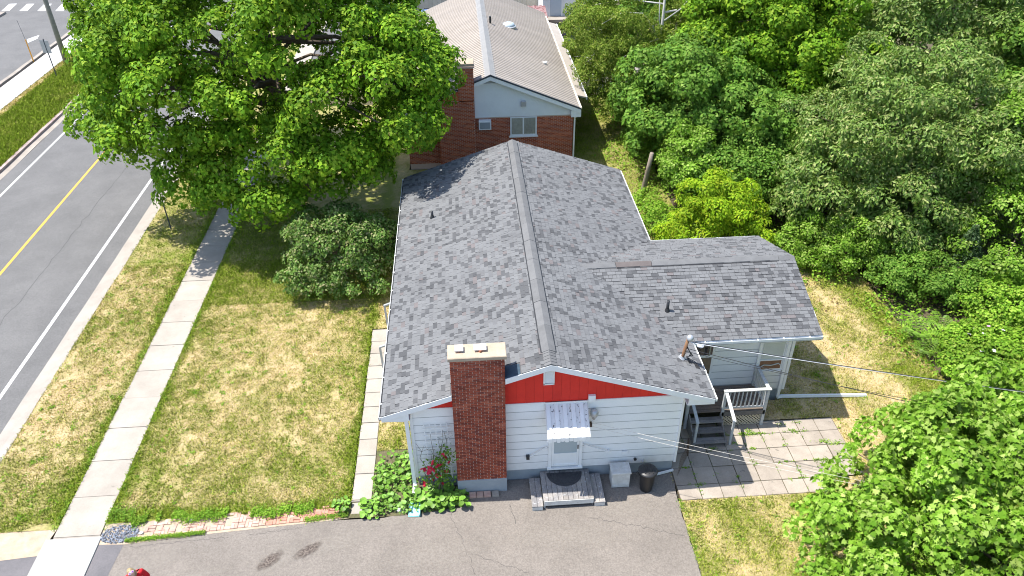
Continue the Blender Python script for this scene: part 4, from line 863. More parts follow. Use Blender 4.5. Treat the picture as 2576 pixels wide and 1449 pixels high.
for k in range(5):
    j = k*0.025
    MB().tube([(8.42, 1.2, 4.3-j), (8.6+j, 1.15, 3.9-j), (8.5, 1.1+j, 3.75), (8.6+j*2, 1.0+j, 3.58), (8.85, 0.85+j*1.5, 3.52), (8.99, 0.75+j*2, 3.4)], 0.011, 5).build('service_cable', M['wire'], mast)

# ------------------------------------------------------------------ wires
def wire(name, a, c_, sag, r, m, label, n=24):
    P = []
    for i in range(n+1):
        t = i/n; p = V3(a).lerp(V3(c_), t); p.z -= sag*4*t*(1-t); P.append(p)
    return tag(MB().tube(P, r, 5).build(name, m), label, 'cable')
A = V3((8.56, 1.12, 4.36)); E1 = A+(V3((16.1, -2.15, 5.0))-A)*1.75
wire('service_drop', A, E1, 0.12, 0.013, M['wirewhite'], 'thick pale service cable from the roof mast to the right edge')
wire('service_drop', A+V3((0.01, 0, 0.03)), E1+V3((0, 0, .03)), 0.14, 0.013, M['wire'], 'thick black service cable twisted beside the pale one')
A = V3((8.45, 1.18, 4.1)); E2 = A+(V3((14.9, -2.3, 4.35))-A)*1.5
wire('phone_line', A, E2, 0.1, 0.010, M['wire'], 'thin black phone cable below the service cable')
wire('phone_line', A-V3((0, 0, .12)), E2+V3((0.3, 0.6, -.1)), 0.2, 0.007, M['wire'], 'faintest lowest phone cable crossing the deck')
wire('clothes_line', (5.40, -0.12, 2.48), (13.4, -3.25, 2.44), 0.08, 0.0045, M['rope'], 'upper strand of the clothesline from the wall pulley')
wire('clothes_line', (5.40, -0.12, 2.32), (13.4, -3.25, 2.28), 0.10, 0.0045, M['rope'], 'lower strand of the clothesline from the wall pulley')

# ------------------------------------------------------------------ things in front of the side door
land = empty('wooden_landing', (4.65, -0.6, 0), 'low wooden landing with side steps below the side door', 'landing')
for k in range(10):
    x0 = 3.88+k*0.156; MB().bbox(x0+.003, x0+.150, -1.17, 0.02, 0.262, 0.30+random.uniform(-.003, .003), .006).build('plank', M['plank_wh'], land)
MB().box(3.90, 5.42, -1.19, -1.172, 0.10, 0.285).build('fascia', M['trimdirty'], land)
MB().box(3.90, 3.94, -1.16, 0.0, -0.02, 0.26).build('stringer', M['trimdirty'], land); MB().box(5.38, 5.42, -1.16, 0.0, -0.02, 0.26).build('stringer', M['plank'], land)
for sx, xa, ya, yb, zt in (('l', 3.52, -1.25, -0.1, 0.16), ('r', 5.445, -1.22, -0.06, 0.16)):
    for k in range(2): MB().bbox(xa+k*0.175+.002, xa+k*0.175+.170, ya, yb, zt-.035, zt, .006).build('step_plank', M['plank_wh'], land)
    MB().box(xa+.01, xa+.33, ya+.005, ya+.035, -0.02, zt-.036).build('step_riser', M['trimdirty'], land); MB().box(xa+.01, xa+.33, yb-.04, yb-.01, -0.02, zt-.036).build('step_riser', M['plank'], land)
b = MB(); n = 28
rings = [(0.56, 0.303), (0.56, 0.318), (0.50, 0.322), (0.47, 0.314), (0.40, 0.322), (0.36, 0.314), (0.28, 0.322), (0.24, 0.314), (0.14, 0.32), (0.10, 0.314), (0.0, 0.318)]
vs = []; fs = []
for (r_, z_) in rings:
    for k in range(n+1):
        t = math.pi+math.pi*k/n; vs.append((4.64+r_*1.0*math.cos(t), -0.085+0.98*r_*math.sin(t), z_))
for i in range(len(rings)-1):
    for k in range(n): fs.append((i*(n+1)+k, i*(n+1)+k+1, (i+1)*(n+1)+k+1, (i+1)*(n+1)+k))
tag(b.add(vs, fs).build('door_mat', M['blackmat']), 'half-round black rubber mat on the wooden landing', 'doormat')
boxr = empty('utility_box', (6.37, -0.33, 0), 'weathered white wooden box with flaking lid beside the landing', 'box')
MB().bbox(6.10, 6.66, -0.55, -0.12, 0.0, 0.60, .006).build('body', M['trimdirty'], boxr); MB().bbox(6.07, 6.69, -0.58, -0.10, 0.603, 0.655, .012).build('lid', M['trimdirty'], boxr)
MB().box(6.12, 6.64, -0.562, -0.551, 0.05, 0.10).build('batten', M['trimdirty'], boxr)
bn = empty('rubbish_bin', (7.18, -0.64, 0), 'black plastic rubbish bin with ribbed lid by the house corner', 'bin')
MB().lathe((7.18, -0.64, -0.02), [(0.18, 0), (0.195, .02), (0.255, .74), (0.275, .75), (0.275, .78), (0.25, .78)], 28).build('body', M['black'], bn, True)
lid = MB().lathe((7.18, -0.64, 0.765), [(0.30, 0), (0.305, .03), (0.27, .06), (0.2, .085), (0.06, .095)], 28).build('lid', M['black'], bn, True)
for k in (-1, 0, 1): MB().bbox(7.18+k*0.12-.02, 7.18+k*0.12+.02, -0.82, -0.46, 0.83, 0.868, .008).build('lid_rib', M['black'], lid)
for s in (-1, 1): MB().bar((7.18+s*.26, -0.70, 0.66), (7.18+s*.26, -0.58, 0.66), 0.05, 0.03).build('handle', M['black'], bn)
MB().tube([(6.98, -0.62, 0.80), (6.86, -0.6, 0.75), (6.84, -0.58, 0.66)], 0.012, 6).build('lid_strap', M['black'], bn)
# loose bricks along the chimney foot
for k, (xx, rz, lab) in enumerate(((1.72, 0.03, 'leftmost loose brick against the chimney foot'), (1.95, -0.03, 'second loose brick from the left at the chimney foot'), (2.18, 0.02, 'third loose brick from the left at the chimney foot'), (2.43, 0.05, 'whitewashed loose brick at the right of the chimney foot'))):
    o = tag(MB().bbox(-.105, .105, -.10, .10, 0, .075, .006).build('loose_brick', M['paver'] if k < 3 else M['kerb']), lab, 'brick', 'bricks along the chimney foot'); o.location = (xx, -0.52, -0.02); o.rotation_euler.z = rz
    if k < 3: MB().box(-.004, .004, -.10, .10, .0752, .0765).build('groove', M['crack'], o)
tag(MB().add([(-0.26, -1.2, 0.0), (0.08, -1.22, 0.0), (0.09, -0.74, 0.06), (-0.25, -0.72, 0.06), (-0.26, -1.2, 0.02), (0.08, -1.22, 0.02), (0.09, -0.74, 0.08), (-0.25, -0.72, 0.08),
              (0.06, -1.22, 0.02), (0.06, -1.22, 0.10), (0.10, -1.22, 0.10), (0.10, -1.22, 0.02), (0.07, -0.74, .08), (0.07, -0.74, .16), (0.11, -0.74, .16), (0.11, -0.74, .08)],
    [(3, 2, 1, 0), (4, 5, 6, 7), (0, 1, 5, 4), (1, 2, 6, 5), (2, 3, 7, 6), (3, 0, 4, 7), (8, 11, 10, 9), (9, 10, 14, 13), (10, 11, 15, 14), (8, 9, 13, 12), (12, 13, 14, 15)]).build('plastic_panel', M['cyan']), 'cyan plastic panel lying at the edge of the driveway under leaves', 'panel')
# walk of slabs up to the front steps
wk = tag(MB().box(-2.04, -1.43, -0.45, 8.28, -0.16, -0.005).build('garden_walk', M['dirt']), kind='structure')
yy = [-0.45, 0.62, 1.40, 2.16, 2.95, 3.75, 4.5, 5.25, 6.0, 6.75, 7.5, 8.28]
for a, c_ in zip(yy[:-1], yy[1:]):
    o = MB().bbox(-2.04, -1.43, a+.012, c_-.012, -0.05, 0.03, .01).build('slab', M['conc'], wk); o.rotation_euler.z = random.uniform(-.003, .003)
st = tag(MB().bbox(-2.05, -1.42, -0.50, -0.45, -0.1, 0.025, .005).build('walk_kerb_step', M['kerb']), kind='structure')
MB().bbox(-2.02, -1.40, -0.95, -0.52, -0.1, -0.005, .008).build('lower_slab', M['conc'], st)
# front steps with handrails (under the west eave)
fst = empty('front_steps', (-0.7, 7.2, 0), 'concrete front steps under the west eave', 'steps')
for k, (xa, zt) in enumerate(((-1.36, 0.17), (-1.06, 0.34), (-0.76, 0.51))): MB().bbox(xa, 0.03, 6.05, 8.45, zt-.17, zt, .01).build('tread', M['conc'], fst)
for yv, lab in ((8.55, 'grey handrail at the far side of the front steps'), (5.90, 'grey handrail at the near side of the front steps')):
    hr = empty('handrail', (-1.45, yv, 0), lab, 'handrail', 'handrails of the front steps')
    MB().bar((-1.48, yv, 0.0), (-1.51, yv, 1.0), 0.075, 0.075).build('post', M['metalgrey'], hr); MB().bar((-1.53, yv-.02, 1.0), (-0.15, yv+.02, 1.5), 0.085, 0.06).build('top_rail', M['metalgrey'], hr)
    MB().bar((-0.2, yv, 0.5), (-0.2, yv, 1.48), 0.05, 0.05).build('post', M['metalgrey'], hr)

# ------------------------------------------------------------------ rear deck
dk = empty('rear_deck', (10.4, 2.4, 0), 'grey weathered rear deck with railing and stairs', 'deck')
for k in range(9):
    y0 = 1.80+k*0.141; MB().bbox(9.02, 11.74, y0+.003, y0+.136, 0.715, 0.75+random.uniform(-.002, .002), .006).build('plank', M['plank_br'], dk)
MB().box(10.24, 11.74, 1.775, 1.798, 0.53, 0.715).build('fascia', M['plank'], dk); MB().box(11.742, 11.765, 1.78, 3.0, 0.53, 0.715).build('fascia', M['plank'], dk)
for x, y in ((10.27, 1.82), (11.71, 1.82), (11.71, 3.02), (9.05, 1.84)): MB().box(x-.045, x+.045, y-.045, y+.045, -0.02, 1.62 if x > 9.5 else 1.63).build('post', M['railgrey'], dk)
MB().bbox(10.20, 11.80, 1.755, 1.875, 1.62, 1.66, .008).build('top_rail', M['trimdirty'], dk); MB().bbox(11.66, 11.78, 1.876, 3.06, 1.62, 1.66, .008).build('top_rail', M['railgrey'], dk)
MB().box(10.31, 11.66, 1.80, 1.84, 0.84, 0.90).build('lower_rail', M['railgrey'], dk); MB().box(11.70, 11.74, 1.87, 2.97, 0.84, 0.90).build('lower_rail', M['railgrey'], dk)
for k in range(9): xx = 10.43+k*0.142; MB().box(xx-.018, xx+.018, 1.80, 1.838, 0.90, 1.62).build('baluster', M['railgrey'], dk)
for k in range(8): yv = 1.97+k*0.128; MB().box(11.70, 11.738, yv-.018, yv+.018, 0.90, 1.62).build('baluster', M['railgrey'], dk)
for k, (yv, zt) in enumerate(((1.62, 0.57), (1.33, 0.385), (1.04, 0.20))):
    for q in range(2): MB().bbox(9.10, 10.24, yv-.135+q*0.138-.0, yv-.135+q*0.138+.133, zt-.035, zt, .006).build('tread_plank', M['plank'], dk)
for xx in (9.13, 10.2): MB().hexa([(xx-.02, 0.88, -0.02), (xx+.02, 0.88, -0.02), (xx+.02, 1.79, -0.02), (xx-.02, 1.79, -0.02), (xx-.02, .88, .15), (xx+.02, .88, .15), (xx+.02, 1.79, .70), (xx-.02, 1.79, .70)]).build('stringer', M['plank'], dk)
for x0, x1 in ((9.05, 9.14), (10.26, 10.36)):
    MB().bar((x0, 1.86, 1.66), (x1, 0.93, 1.10), 0.10, 0.04).build('stair_rail', M['railgrey'] if x0 < 10 else M['trim'], dk); MB().bar((x1+.0, 0.99, -0.02), (x1, 0.97, 1.08), 0.07, 0.07, (0, 1, 0)).build('post', M['railgrey'], dk)
lt = MB()
for s in (-1, 1):
    k = -0.5
    while k < 1.9:
        a = (10.30+k, 0.03); c_ = (10.30+k+0.5, 0.53) if s > 0 else (10.30+k-0.5, 0.53)
        def clip(p, q):
            (x0, z0), (x1, z1) = p, q
            t0, t1 = 0.0, 1.0
            for lo, hi, P0, d in ((10.30, 11.66, x0, x1-x0),):
                ta, tb = (lo-P0)/d, (hi-P0)/d
                if ta > tb: ta, tb = tb, ta
                t0, t1 = max(t0, ta), min(t1, tb)
            if t1-t0 < 0.05: return None
            return ((x0+(x1-x0)*t0, z0+(z1-z0)*t0), (x0+(x1-x0)*t1, z0+(z1-z0)*t1))
        q = clip(a, c_)
        if q: lt.bar((q[0][0], 1.845+0.006*s, q[0][1]), (q[1][0], 1.845+0.006*s, q[1][1]), 0.035, 0.008, (0, 1, 0))
        k += 0.118
lt.build('lattice', M['lattice'], dk)
# patio of slabs
pt = tag(MB().box(8.14, 12.92, -1.24, -0.64, -0.16, -0.012).build('patio', M['dirt']), kind='structure')
MB().box(8.14, 14.27, -0.64, 1.98, -0.16, -0.012).build('patio_bed', M['dirt'], pt)
xs = [8.16, 8.845, 9.525, 10.21, 10.885, 11.575, 12.25, 12.93, 13.6, 14.27]; ys = [-1.23, -0.645, 0.065, 0.72, 1.37, 1.97]; rr = random.Random(5)
for i in range(9):
    for j in range(5):
        if j == 0 and i > 6: continue
        if j == 4 and 0 <= i < 0: continue
        o = MB().bbox(-(xs[i+1]-xs[i])/2+.010, (xs[i+1]-xs[i])/2-.010, -(ys[j+1]-ys[j])/2+.010, (ys[j+1]-ys[j])/2-.010, -0.04, 0.0, .008).build('slab', M['conc_patio'], pt)
        o.location = ((xs[i]+xs[i+1])/2+rr.uniform(-.006, .006), (ys[j]+ys[j+1])/2+rr.uniform(-.006, .006), 0.012+rr.uniform(-.008, .008)); o.rotation_euler = (rr.uniform(-.006, .006), rr.uniform(-.006, .006), rr.uniform(-.012, .012))
# weeds in the joints
g = np.random.default_rng(3); P = []
for k in range(420):
    if g.random() < 0.6: x = g.uniform(8.5, 14.3); y = float(g.choice(ys[1:5], p=[.25, .3, .2, .25]))+g.normal(0, .012)
    else: x = float(g.choice(xs[1:9])); y = g.uniform(-1.2, 1.9)
    if fbm(np.array([x]), np.array([y]), 1.6, 8)[0] < 0.5: continue
    for q in range(int(g.integers(3, 12))): P.append((x+g.normal(0, .035), y+g.normal(0, .022), 0.01+g.uniform(0, .03)))
for (x, y, n_, s_) in ((11.0, 1.40, 70, .07), (11.35, 1.40, 90, .09), (12.7, 1.40, 60, .1), (10.3, 1.42, 25, .06), (11.2, 1.52, 40, .06), (13.5, 0.85, 70, .09), (14.0, 0.74, 60, .09), (12.4, 1.75, 30, .06), (13.0, 1.8, 30, .06), (10.55, 1.0, 22, .05), (12.2, 0.78, 20, .05), (9.75, 0.78, 40, .07), (10.1, 1.38, 15, .05)):
    for q in range(n_): P.append((x+g.normal(0, s_*1.3), y+g.normal(0, s_*.5), 0.015+g.uniform(0, .05)))
P = np.array(P); n = len(P)
o = np_mesh('joint_weeds', leaves(P, g.normal(0, .5, (n, 3))+np.array([0, 0, 1.]), g.normal(0, 1, (n, 3))+np.array([0, 0, .4]), g.uniform(.03, .075, n), LONG), 0, LONG[1], M['lf_weed'], kind='stuff'); tag(o, 'green weeds growing in the joints of the patio slabs', 'weeds')
# chain-link gate stub by the house corner
fc = empty('chain_link_panel', (8.7, 0.1, 0), 'short rusty chain-link panel between house corner and patio', 'fence')
MB().tube([(8.84, 0.58, -0.05), (8.80, 0.66, 0.75)], 0.028, 7).build('post', M['rustdark'], fc)
ch = MB(); k = 0
H = 0.8
for s in (-1, 1):
    t = -0.9
    while t < 1.9:
        pts = []
        for q in range(9):
            zq = H*q/8; uq = t+s*zq
            if 0 <= uq <= 0.95: pts.append((8.25+uq*0.62, -0.30+uq*0.93, zq+0.02))
        if len(pts) > 1: ch.tube(pts, 0.0028, 3, False)
        t += 0.085
ch.build('wire_mesh', M['rustdark'], fc)
# brick edging by the driveway
pe = tag(sheet('brick_edging', [(-9.40, -1.50), (-8.6, -1.55), (-6.4, -1.37), (-3.0, -1.17), (-2.05, -1.10), (-2.05, -0.5), (-4.6, -0.55), (-9.40, -0.6)], -0.014, M['soil_tan']), kind='structure')
r = random.Random(21); k = 0
for i in range(29):
    for j in range(3):
        cx = -8.15+i*0.205; cy = -1.20+j*0.205+0.028*(i-6)*0.36
        top = -0.72+0.004*i; bot = -1.31+0.0075*i
        for q in (-1, 1):
            horiz = (i+j) % 2 == 0
            px, py = (cx, cy+q*0.052) if horiz else (cx+q*0.052, cy)
            if not (bot < py < top): continue
            if cx < -7.0 and r.random() < 0.35: continue
            if fbm(np.array([px]), np.array([py]), 2.5, 77)[0] < 0.33: continue
            ob = link('paver_brick', BRICKME['paver_red' if cx > -4.5 else 'paver'], None, pe, (px+r.uniform(-.006, .006), py+r.uniform(-.006, .006), -0.012+r.uniform(-.008, .006)))
            ob.scale = (0.192, 0.092, 0.05) if horiz else (0.092, 0.192, 0.05); ob.rotation_euler = (r.uniform(-.03, .03), r.uniform(-.03, .03), r.uniform(-.05, .05))
#MARK_REST
# ------------------------------------------------------------------ brick house behind
nb = empty('brick_house', (3.5, 31, 0), 'orange brick house with tan steel roof behind the bungalow', 'house')
NX0, NX1, NY, NR, NZ, NS = -1.08, 8.02, 23.0, 3.5, 5.34, 0.408
NEX0, NEX1, NY1 = -1.35, 8.35, 40.6
def zn(x): return NZ-NS*abs(x-NR)
nwall = MB().box(NX0+.02, NX1-.02, NY+.012, 40.2, -0.15, 3.4).build('wall', M['mortar2'], nb)
items = [q for q in brick_items(NX0, NX1, 0.30, 2.90, NY, L=0.225, H=0.0745, gap=0.021, seed=31) if not (0.75 < q[0][0] < 2.5)]
lay_bricks(items, nwall, nb, 'brick2_o', 'brick2_i')
nch = MB().box(0.66+.012, 2.61-.012, NY-.48+.012, NY+.1, -0.1, 4.05).build('chimney', M['mortar2'], nb)
MB().box(1.78+.012, 2.62-.012, NY-.48+.012, NY+.3, 4.0, 5.86).build('chimney_stack', M['mortar2'], nch)
items = brick_items(0.66, 2.61, 0.3, 4.05, NY-.48, L=0.225, H=0.0745, gap=0.021, seed=32)+brick_items(1.78, 2.62, 4.05, 5.82, NY-.48, L=0.225, H=0.0745, gap=0.021, seed=33)
items += brick_items(NY-.48, NY, .3, 4.05, .66, L=.225, H=.0745, gap=.021, seed=34, axis='y', out=-1)+brick_items(NY-.48, NY+.2, 3.0, 5.82, 2.62, L=.225, H=.0745, gap=.021, seed=35, axis='y', out=1)
lay_bricks(items, nch, nb, 'brick2_o', 'brick2_i')
MB().hexa([(.66, NY-.48, 4.05), (1.8, NY-.48, 4.05), (1.8, NY, 4.05), (.66, NY, 4.05), (1.70, NY-.46, 4.5), (1.8, NY-.46, 4.5), (1.8, NY, 4.5), (1.70, NY, 4.5)]).build('shoulder', M['brick2_i'], nch)
MB().bbox(1.72, 2.68, NY-.54, NY+.36, 5.82, 5.9, .01).build('chimney_collar', M['mortar2'], nch); MB().bbox(1.74, 2.66, NY-.52, NY+.34, 5.905, 6.05, .02).build('chimney_cap', M['cap'], nch)
MB().prism([(NX0, 2.91), (NX1+.02, 2.91), (NX1+.02, zn(NX1)-.1), (NR, NZ-.1), (NX0, zn(NX0)-.1)], NY-.03, NY+.03).build('gable', M['gablewhite'], nb)
MB().prism([(NR-.75, zn(NR-.75)-.22), (NR+.75, zn(NR+.75)-.22), (NR, NZ-.2)], NY-.045, NY-.031).build('gable_vent', M['signback'], nb)
MB().box(NR-.78, NR+.9, NY-.06, NY-.03, zn(NR-.75)-.27, zn(NR-.75)-.23).build('vent_sill', M['trim'], nb)
MB().bbox(5.13, 5.40, NY-.16, NY-.031, 3.5, 3.8, .03).build('vent_hood', M['galv'], nb)
MB().box(NX1-.18, NX1+.36, NY-.3, NY+.1, 2.86, 3.25).build('eave_return', M['trim'], nb)
nroof = MB().hexa([(NEX0, NY-.3, zn(NEX0)-.14), (NR, NY-.3, NZ-.14), (NR, NY1, NZ-.14), (NEX0, NY1, zn(NEX0)-.14), (NEX0, NY-.3, zn(NEX0)-.02), (NR, NY-.3, NZ-.02), (NR, NY1, NZ-.02), (NEX0, NY1, zn(NEX0)-.02)]).hexa(
    [(NR, NY-.3, NZ-.14), (NEX1, NY-.3, zn(NEX1)-.14), (NEX1, NY1, zn(NEX1)-.14), (NR, NY1, NZ-.14), (NR, NY-.3, NZ-.02), (NEX1, NY-.3, zn(NEX1)-.02), (NEX1, NY1, zn(NEX1)-.02), (NR, NY1, NZ-.02)]).build('roof', M['roof_deck'], nb)
# ribbed steel panels, each a piece
def tin_panel(side):
    Wp = 0.895; L = (NR-NEX0 if side < 0 else NEX1-NR); prof = []; mi = []
    nrib = 3
    for k in range(nrib):
        u = k*Wp/nrib; q = Wp/nrib; prof += [(u, 0.0), (u+q*.50, 0.0), (u+q*.58, .045), (u+q*.80, .045), (u+q*.88, 0.0), (u+q*.90, -.01)]; mi += [0, 0, 0, 1, 1, 0]
    prof.append((Wp, 0.0)); vs = []; fs = []
    for (u, h) in prof: vs += [(0, u, h), (side*L, u, h-NS*L)]
    for i in range(len(prof)-1): fs.append((2*i, 2*i+1, 2*i+3, 2*i+2))
    me = bpy.data.meshes.new('roof_panel'); me.from_pydata(vs, [], fs); me.update(); me.materials.append(M['tin']); me.materials.append(M['tinrib_shade'] if side > 0 else M['tin'])
    me.polygons.foreach_set('material_index', mi); return me
npan = int((NY1-NY+.3)/.895)+1
for side in (-1, 1):
    me = tin_panel(side)
    for k in range(npan): link('roof_panel', me, None, nroof, V3((NR, NY-.3+k*0.895, NZ-.012))-nb.location)
MB().add([(NR-.3, NY-.33, zn(NR-.3)+.03), (NR, NY-.33, NZ+.045), (NR+.3, NY-.33, zn(NR+.3)+.03), (NR-.3, NY1, zn(NR-.3)+.03), (NR, NY1, NZ+.045), (NR+.3, NY1, zn(NR+.3)+.03)], [(0, 1, 4, 3), (1, 2, 5, 4)]).build('ridge_cap', M['tincap'], nroof)
for xa, xb in ((NEX0, 1.75), (2.65, NR), (NR, NEX1)):
    MB().hexa([(xa, NY-.34, zn(xa)-.28), (xb, NY-.34, zn(xb)-.28), (xb, NY-.30, zn(xb)-.28), (xa, NY-.30, zn(xa)-.28), (xa, NY-.34, zn(xa)-.06), (xb, NY-.34, zn(xb)-.06), (xb, NY-.30, zn(xb)-.06), (xa, NY-.30, zn(xa)-.06)]).build('rake_board', M['trim'], nb)
    MB().hexa([(xa, NY-.36, zn(xa)-.06), (xb, NY-.36, zn(xb)-.06), (xb, NY-.30, zn(xb)-.06), (xa, NY-.30, zn(xa)-.06), (xa, NY-.36, zn(xa)+.03), (xb, NY-.36, zn(xb)+.03), (xb, NY-.30, zn(xb)+.03), (xa, NY-.30, zn(xa)+.03)]).build('rake_trim', M['signdark'], nb)
# lower porch roof strip on the east eave
MB().hexa([(NEX1+.02, NY+1.9, 3.2), (9.0, NY+1.9, 3.05), (9.0, NY1-1.2, 3.05), (NEX1+.02, NY1-1.2, 3.2), (NEX1+.02, NY+1.9, 3.30), (9.0, NY+1.9, 3.13), (9.0, NY1-1.2, 3.13), (NEX1+.02, NY1-1.2, 3.30)]).build('porch_roof', M['tin'], nb)
MB().box(NEX1-.05, NEX1+.06, NY-.3, NY1, 3.31, 3.40).build('eave_flashing', M['beige'], nb); MB().box(9.0, 9.05, NY+1.9, NY1-1.2, 2.98, 3.15).build('porch_gutter', M['trim'], nb)
MB().bar((NX1+.30, NY-.1, 2.95), (NX1+.05, NY-.08, 2.75), .08, .08).bar((NX1+.05, NY-.08, 2.78), (NX1+.05, NY-.08, 0.05), .08, .08, (0, 1, 0)).build('downspout', M['trim'], nb)
nw_ = MB().box(4.54, 6.0, NY-.05, NY+.02, 1.8, 2.88).build('window', M['trim'], nb)
MB().box(4.62, 5.22, NY-.062, NY-.05, 1.9, 2.82).build('pane', M['curtain'], nw_); MB().box(5.30, 5.92, NY-.062, NY-.05, 1.9, 2.82).build('pane', M['curtain'], nw_); MB().box(5.22, 5.30, NY-.075, NY-.05, 1.86, 2.85).build('mullion', M['trim'], nw_)
MB().box(4.48, 6.06, NY-.11, NY, 1.72, 1.80).build('sill', M['trim'], nw_)
for k in range(7): MB().tube([(5.33+k*.09, NY-.066, 1.9), (5.34+k*.09, NY-.068, 2.4), (5.33+k*.09, NY-.066, 2.82)], .018, 5).build('curtain_fold', M['curtain'], nw_)
ac = MB().bbox(2.82, 3.49, NY-.28, NY+.02, 2.3, 2.80, .02).build('air_conditioner', M['trim'], nb); MB().box(2.88, 3.43, NY-.292, NY-.281, 2.36, 2.72).build('grille', M['found'], ac)
sk = MB().lathe((5.2, 33.9, zn(5.2)-.03), [(.42, 0), (.42, .1), (.36, .2), (.2, .27), (.05, .29)], 20).build('skylight_dome', M['glassblue'], nroof, True)
MB().lathe((5.2, 33.9, zn(5.2)-.12), [(.5, 0), (.5, .12), (.43, .16)], 20).build('skylight_rim', M['galv'], sk)
MB().tube([(3.98, 32.8, zn(3.98)-.1), (3.98, 32.8, zn(3.98)+.45)], .07, 10).build('vent_pipe', M['black'], nroof); MB().lathe((7.0, 28.4, zn(7.0)-.03), [(.1, 0), (.1, .12), (.14, .13), (.14, .18)], 10).build('roof_vent', M['trim'], nroof)

# ------------------------------------------------------------------ beige building, shed and cars further back
bb_ = empty('beige_building', (4, 55, 0), 'beige panelled building with white entrance porch at the top edge', 'building')
bw = MB().box(-1.75, 9.3, 54.0, 60, -0.15, 4.2).build('wall', M['beige'], bb_)
for k in range(28):
    x0 = -1.75+k*0.395; MB().box(x0+.008, x0+.387, 53.985, 53.999, 0, 2.3).build('panel', M['beige'], bw); MB().box(x0+.008, x0+.387, 53.985, 53.999, 2.33, 4.2).build('panel', M['beige'], bw)
MB().box(-1.9, -1.76, 53.9, 60, -.1, 4.2).build('corner_board', M['trim'], bb_)
ep = MB().box(9.15, 13.0, 50.0, 54.2, 0.55, 4.0).build('entrance_porch', M['trim'], bb_)
MB().box(9.75, 10.72, 49.96, 49.998, 0.82, 3.1).build('entrance_door', M['doorblue'], ep); MB().box(9.24, 9.56, 49.96, 49.998, 2.15, 3.2).build('side_light', M['glassdark'], ep)
for x0, x1 in ((9.66, 9.75), (10.72, 10.82)): MB().box(x0, x1, 49.93, 49.998, .75, 3.2).build('door_frame', M['trim'], ep)
MB().box(9.15, 13, 48.9, 50, 0.55, 0.78).build('porch_step', M['kerb'], ep); MB().box(9.2, 13.0, 49.0, 49.9, -0.15, 0.54).build('porch_foundation', M['signdark'], ep)
shd = empty('maroon_shed', (8.1, 47.7, 0), 'low maroon shed with faded striped tin roof', 'shed')
MB().box(6.95, 9.1, 46.6, 48.5, -0.1, 1.62).build('wall', M['maroon'], shd)
for k in range(9): x0 = 6.85+k*.26; MB().hexa([(x0, 46.3, 1.64+.03*(k % 2)), (x0+.25, 46.3, 1.64+.03*(k % 2)), (x0+.25, 48.6, 2.0+.03*(k % 2)), (x0, 48.6, 2.0+.03*(k % 2)), (x0, 46.3, 1.68+.03*(k % 2)), (x0+.25, 46.3, 1.68+.03*(k % 2)), (x0+.25, 48.6, 2.04+.03*(k % 2)), (x0, 48.6, 2.04+.03*(k % 2))]).build('roof_sheet', M['maroonroof'], shd)
tag(MB().tube([(-2.3, 53.2, -.15), (-2.3, 53.2, 2.6)], .17, 10).build('yellow_bollard', M['paint_yellow']), 'tall yellow post at the corner of the beige building', 'post')
def car(name, label, x, y, rz, paint):
    root = empty(name, (x, y, -0.1), label, 'car'); root.rotation_euler.z = rz; o0 = V3((x, y, -0.1))
    def P(prof, w0, w1, nm, m, par):
        n = len(prof); vs = [(-w0/2, a, z) if z < 0.75 else (-w1/2, a, z) for a, z in prof]+[(w0/2, a, z) if z < 0.75 else (w1/2, a, z) for a, z in prof]
        fs = [tuple(range(n)), tuple(range(2*n-1, n-1, -1))]+[(k, k+n, (k+1) % n+n, (k+1) % n) for k in range(n)]
        me = bpy.data.meshes.new(nm); me.from_pydata(vs, [], fs); me.update(); return link(nm, me, m, par)
    body = P([(-2.2, .3), (-2.28, .55), (-2.2, .78), (-2.1, .9), (-1.0, .98), (1.4, 1.0), (2.15, .95), (2.25, .6), (2.2, .3)], 1.80, 1.66, 'body', M[paint], root)
    cab = P([(-1.15, .96), (-0.45, 1.42), (-0.2, 1.5), (1.1, 1.5), (1.35, 1.45), (2.0, .98)], 1.5, 1.36, 'cabin', M[paint], root)
    for s in (-1, 1):
        me = bpy.data.meshes.new('side_window'); xw = s*.685; me.from_pydata([(xw, -.95, 1.03), (xw, -.4, 1.4), (xw, 1.15, 1.42), (xw, 1.6, 1.05), (xw+s*.01, -.95, 1.03), (xw+s*.01, -.4, 1.4), (xw+s*.01, 1.15, 1.42), (xw+s*.01, 1.6, 1.05)], [], [(0, 1, 2, 3), (7, 6, 5, 4), (0, 4, 5, 1), (1, 5, 6, 2), (2, 6, 7, 3)]); link('side_window', me, M['glassdark'], cab)
        me = bpy.data.meshes.new('roof_rail'); b = MB().bar((s*.58, -.25, 1.56), (s*.58, 1.15, 1.56), .04, .04).bar((s*.58, -.2, 1.49), (s*.58, -.2, 1.56), .04, .04, (0, 1, 0)).bar((s*.58, 1.1, 1.49), (s*.58, 1.1, 1.56), .04, .04, (0, 1, 0)); me.from_pydata(b.v, [], b.f); link('roof_rail', me, M['black'], cab)
        for yv in (-1.4, 1.35):
            me = bpy.data.meshes.new('wheel'); b = MB().tube([(s*.72, yv, .33), (s*.92, yv, .33)], .33, 18); me.from_pydata(b.v, [], b.f); wl = link('wheel', me, M['tyre'], root)
            me = bpy.data.meshes.new('rim'); b = MB().tube([(s*.90, yv, .33), (s*.93, yv, .33)], .2, 12); me.from_pydata(b.v, [], b.f); link('rim', me, M['galv'], wl)
    for nm, ya, za, yb, zb in (('windscreen', -1.12, 1.0, -.47, 1.42), ('rear_window', 1.96, 1.02, 1.38, 1.44)):
        e = -0.015 if nm == 'windscreen' else 0.015
        me = bpy.data.meshes.new(nm); me.from_pydata([(-.66, ya+e, za), (.66, ya+e, za), (.62, yb+e, zb), (-.62, yb+e, zb)], [], [(0, 1, 2, 3)]); link(nm, me, M['glassdark'], cab)
    return root
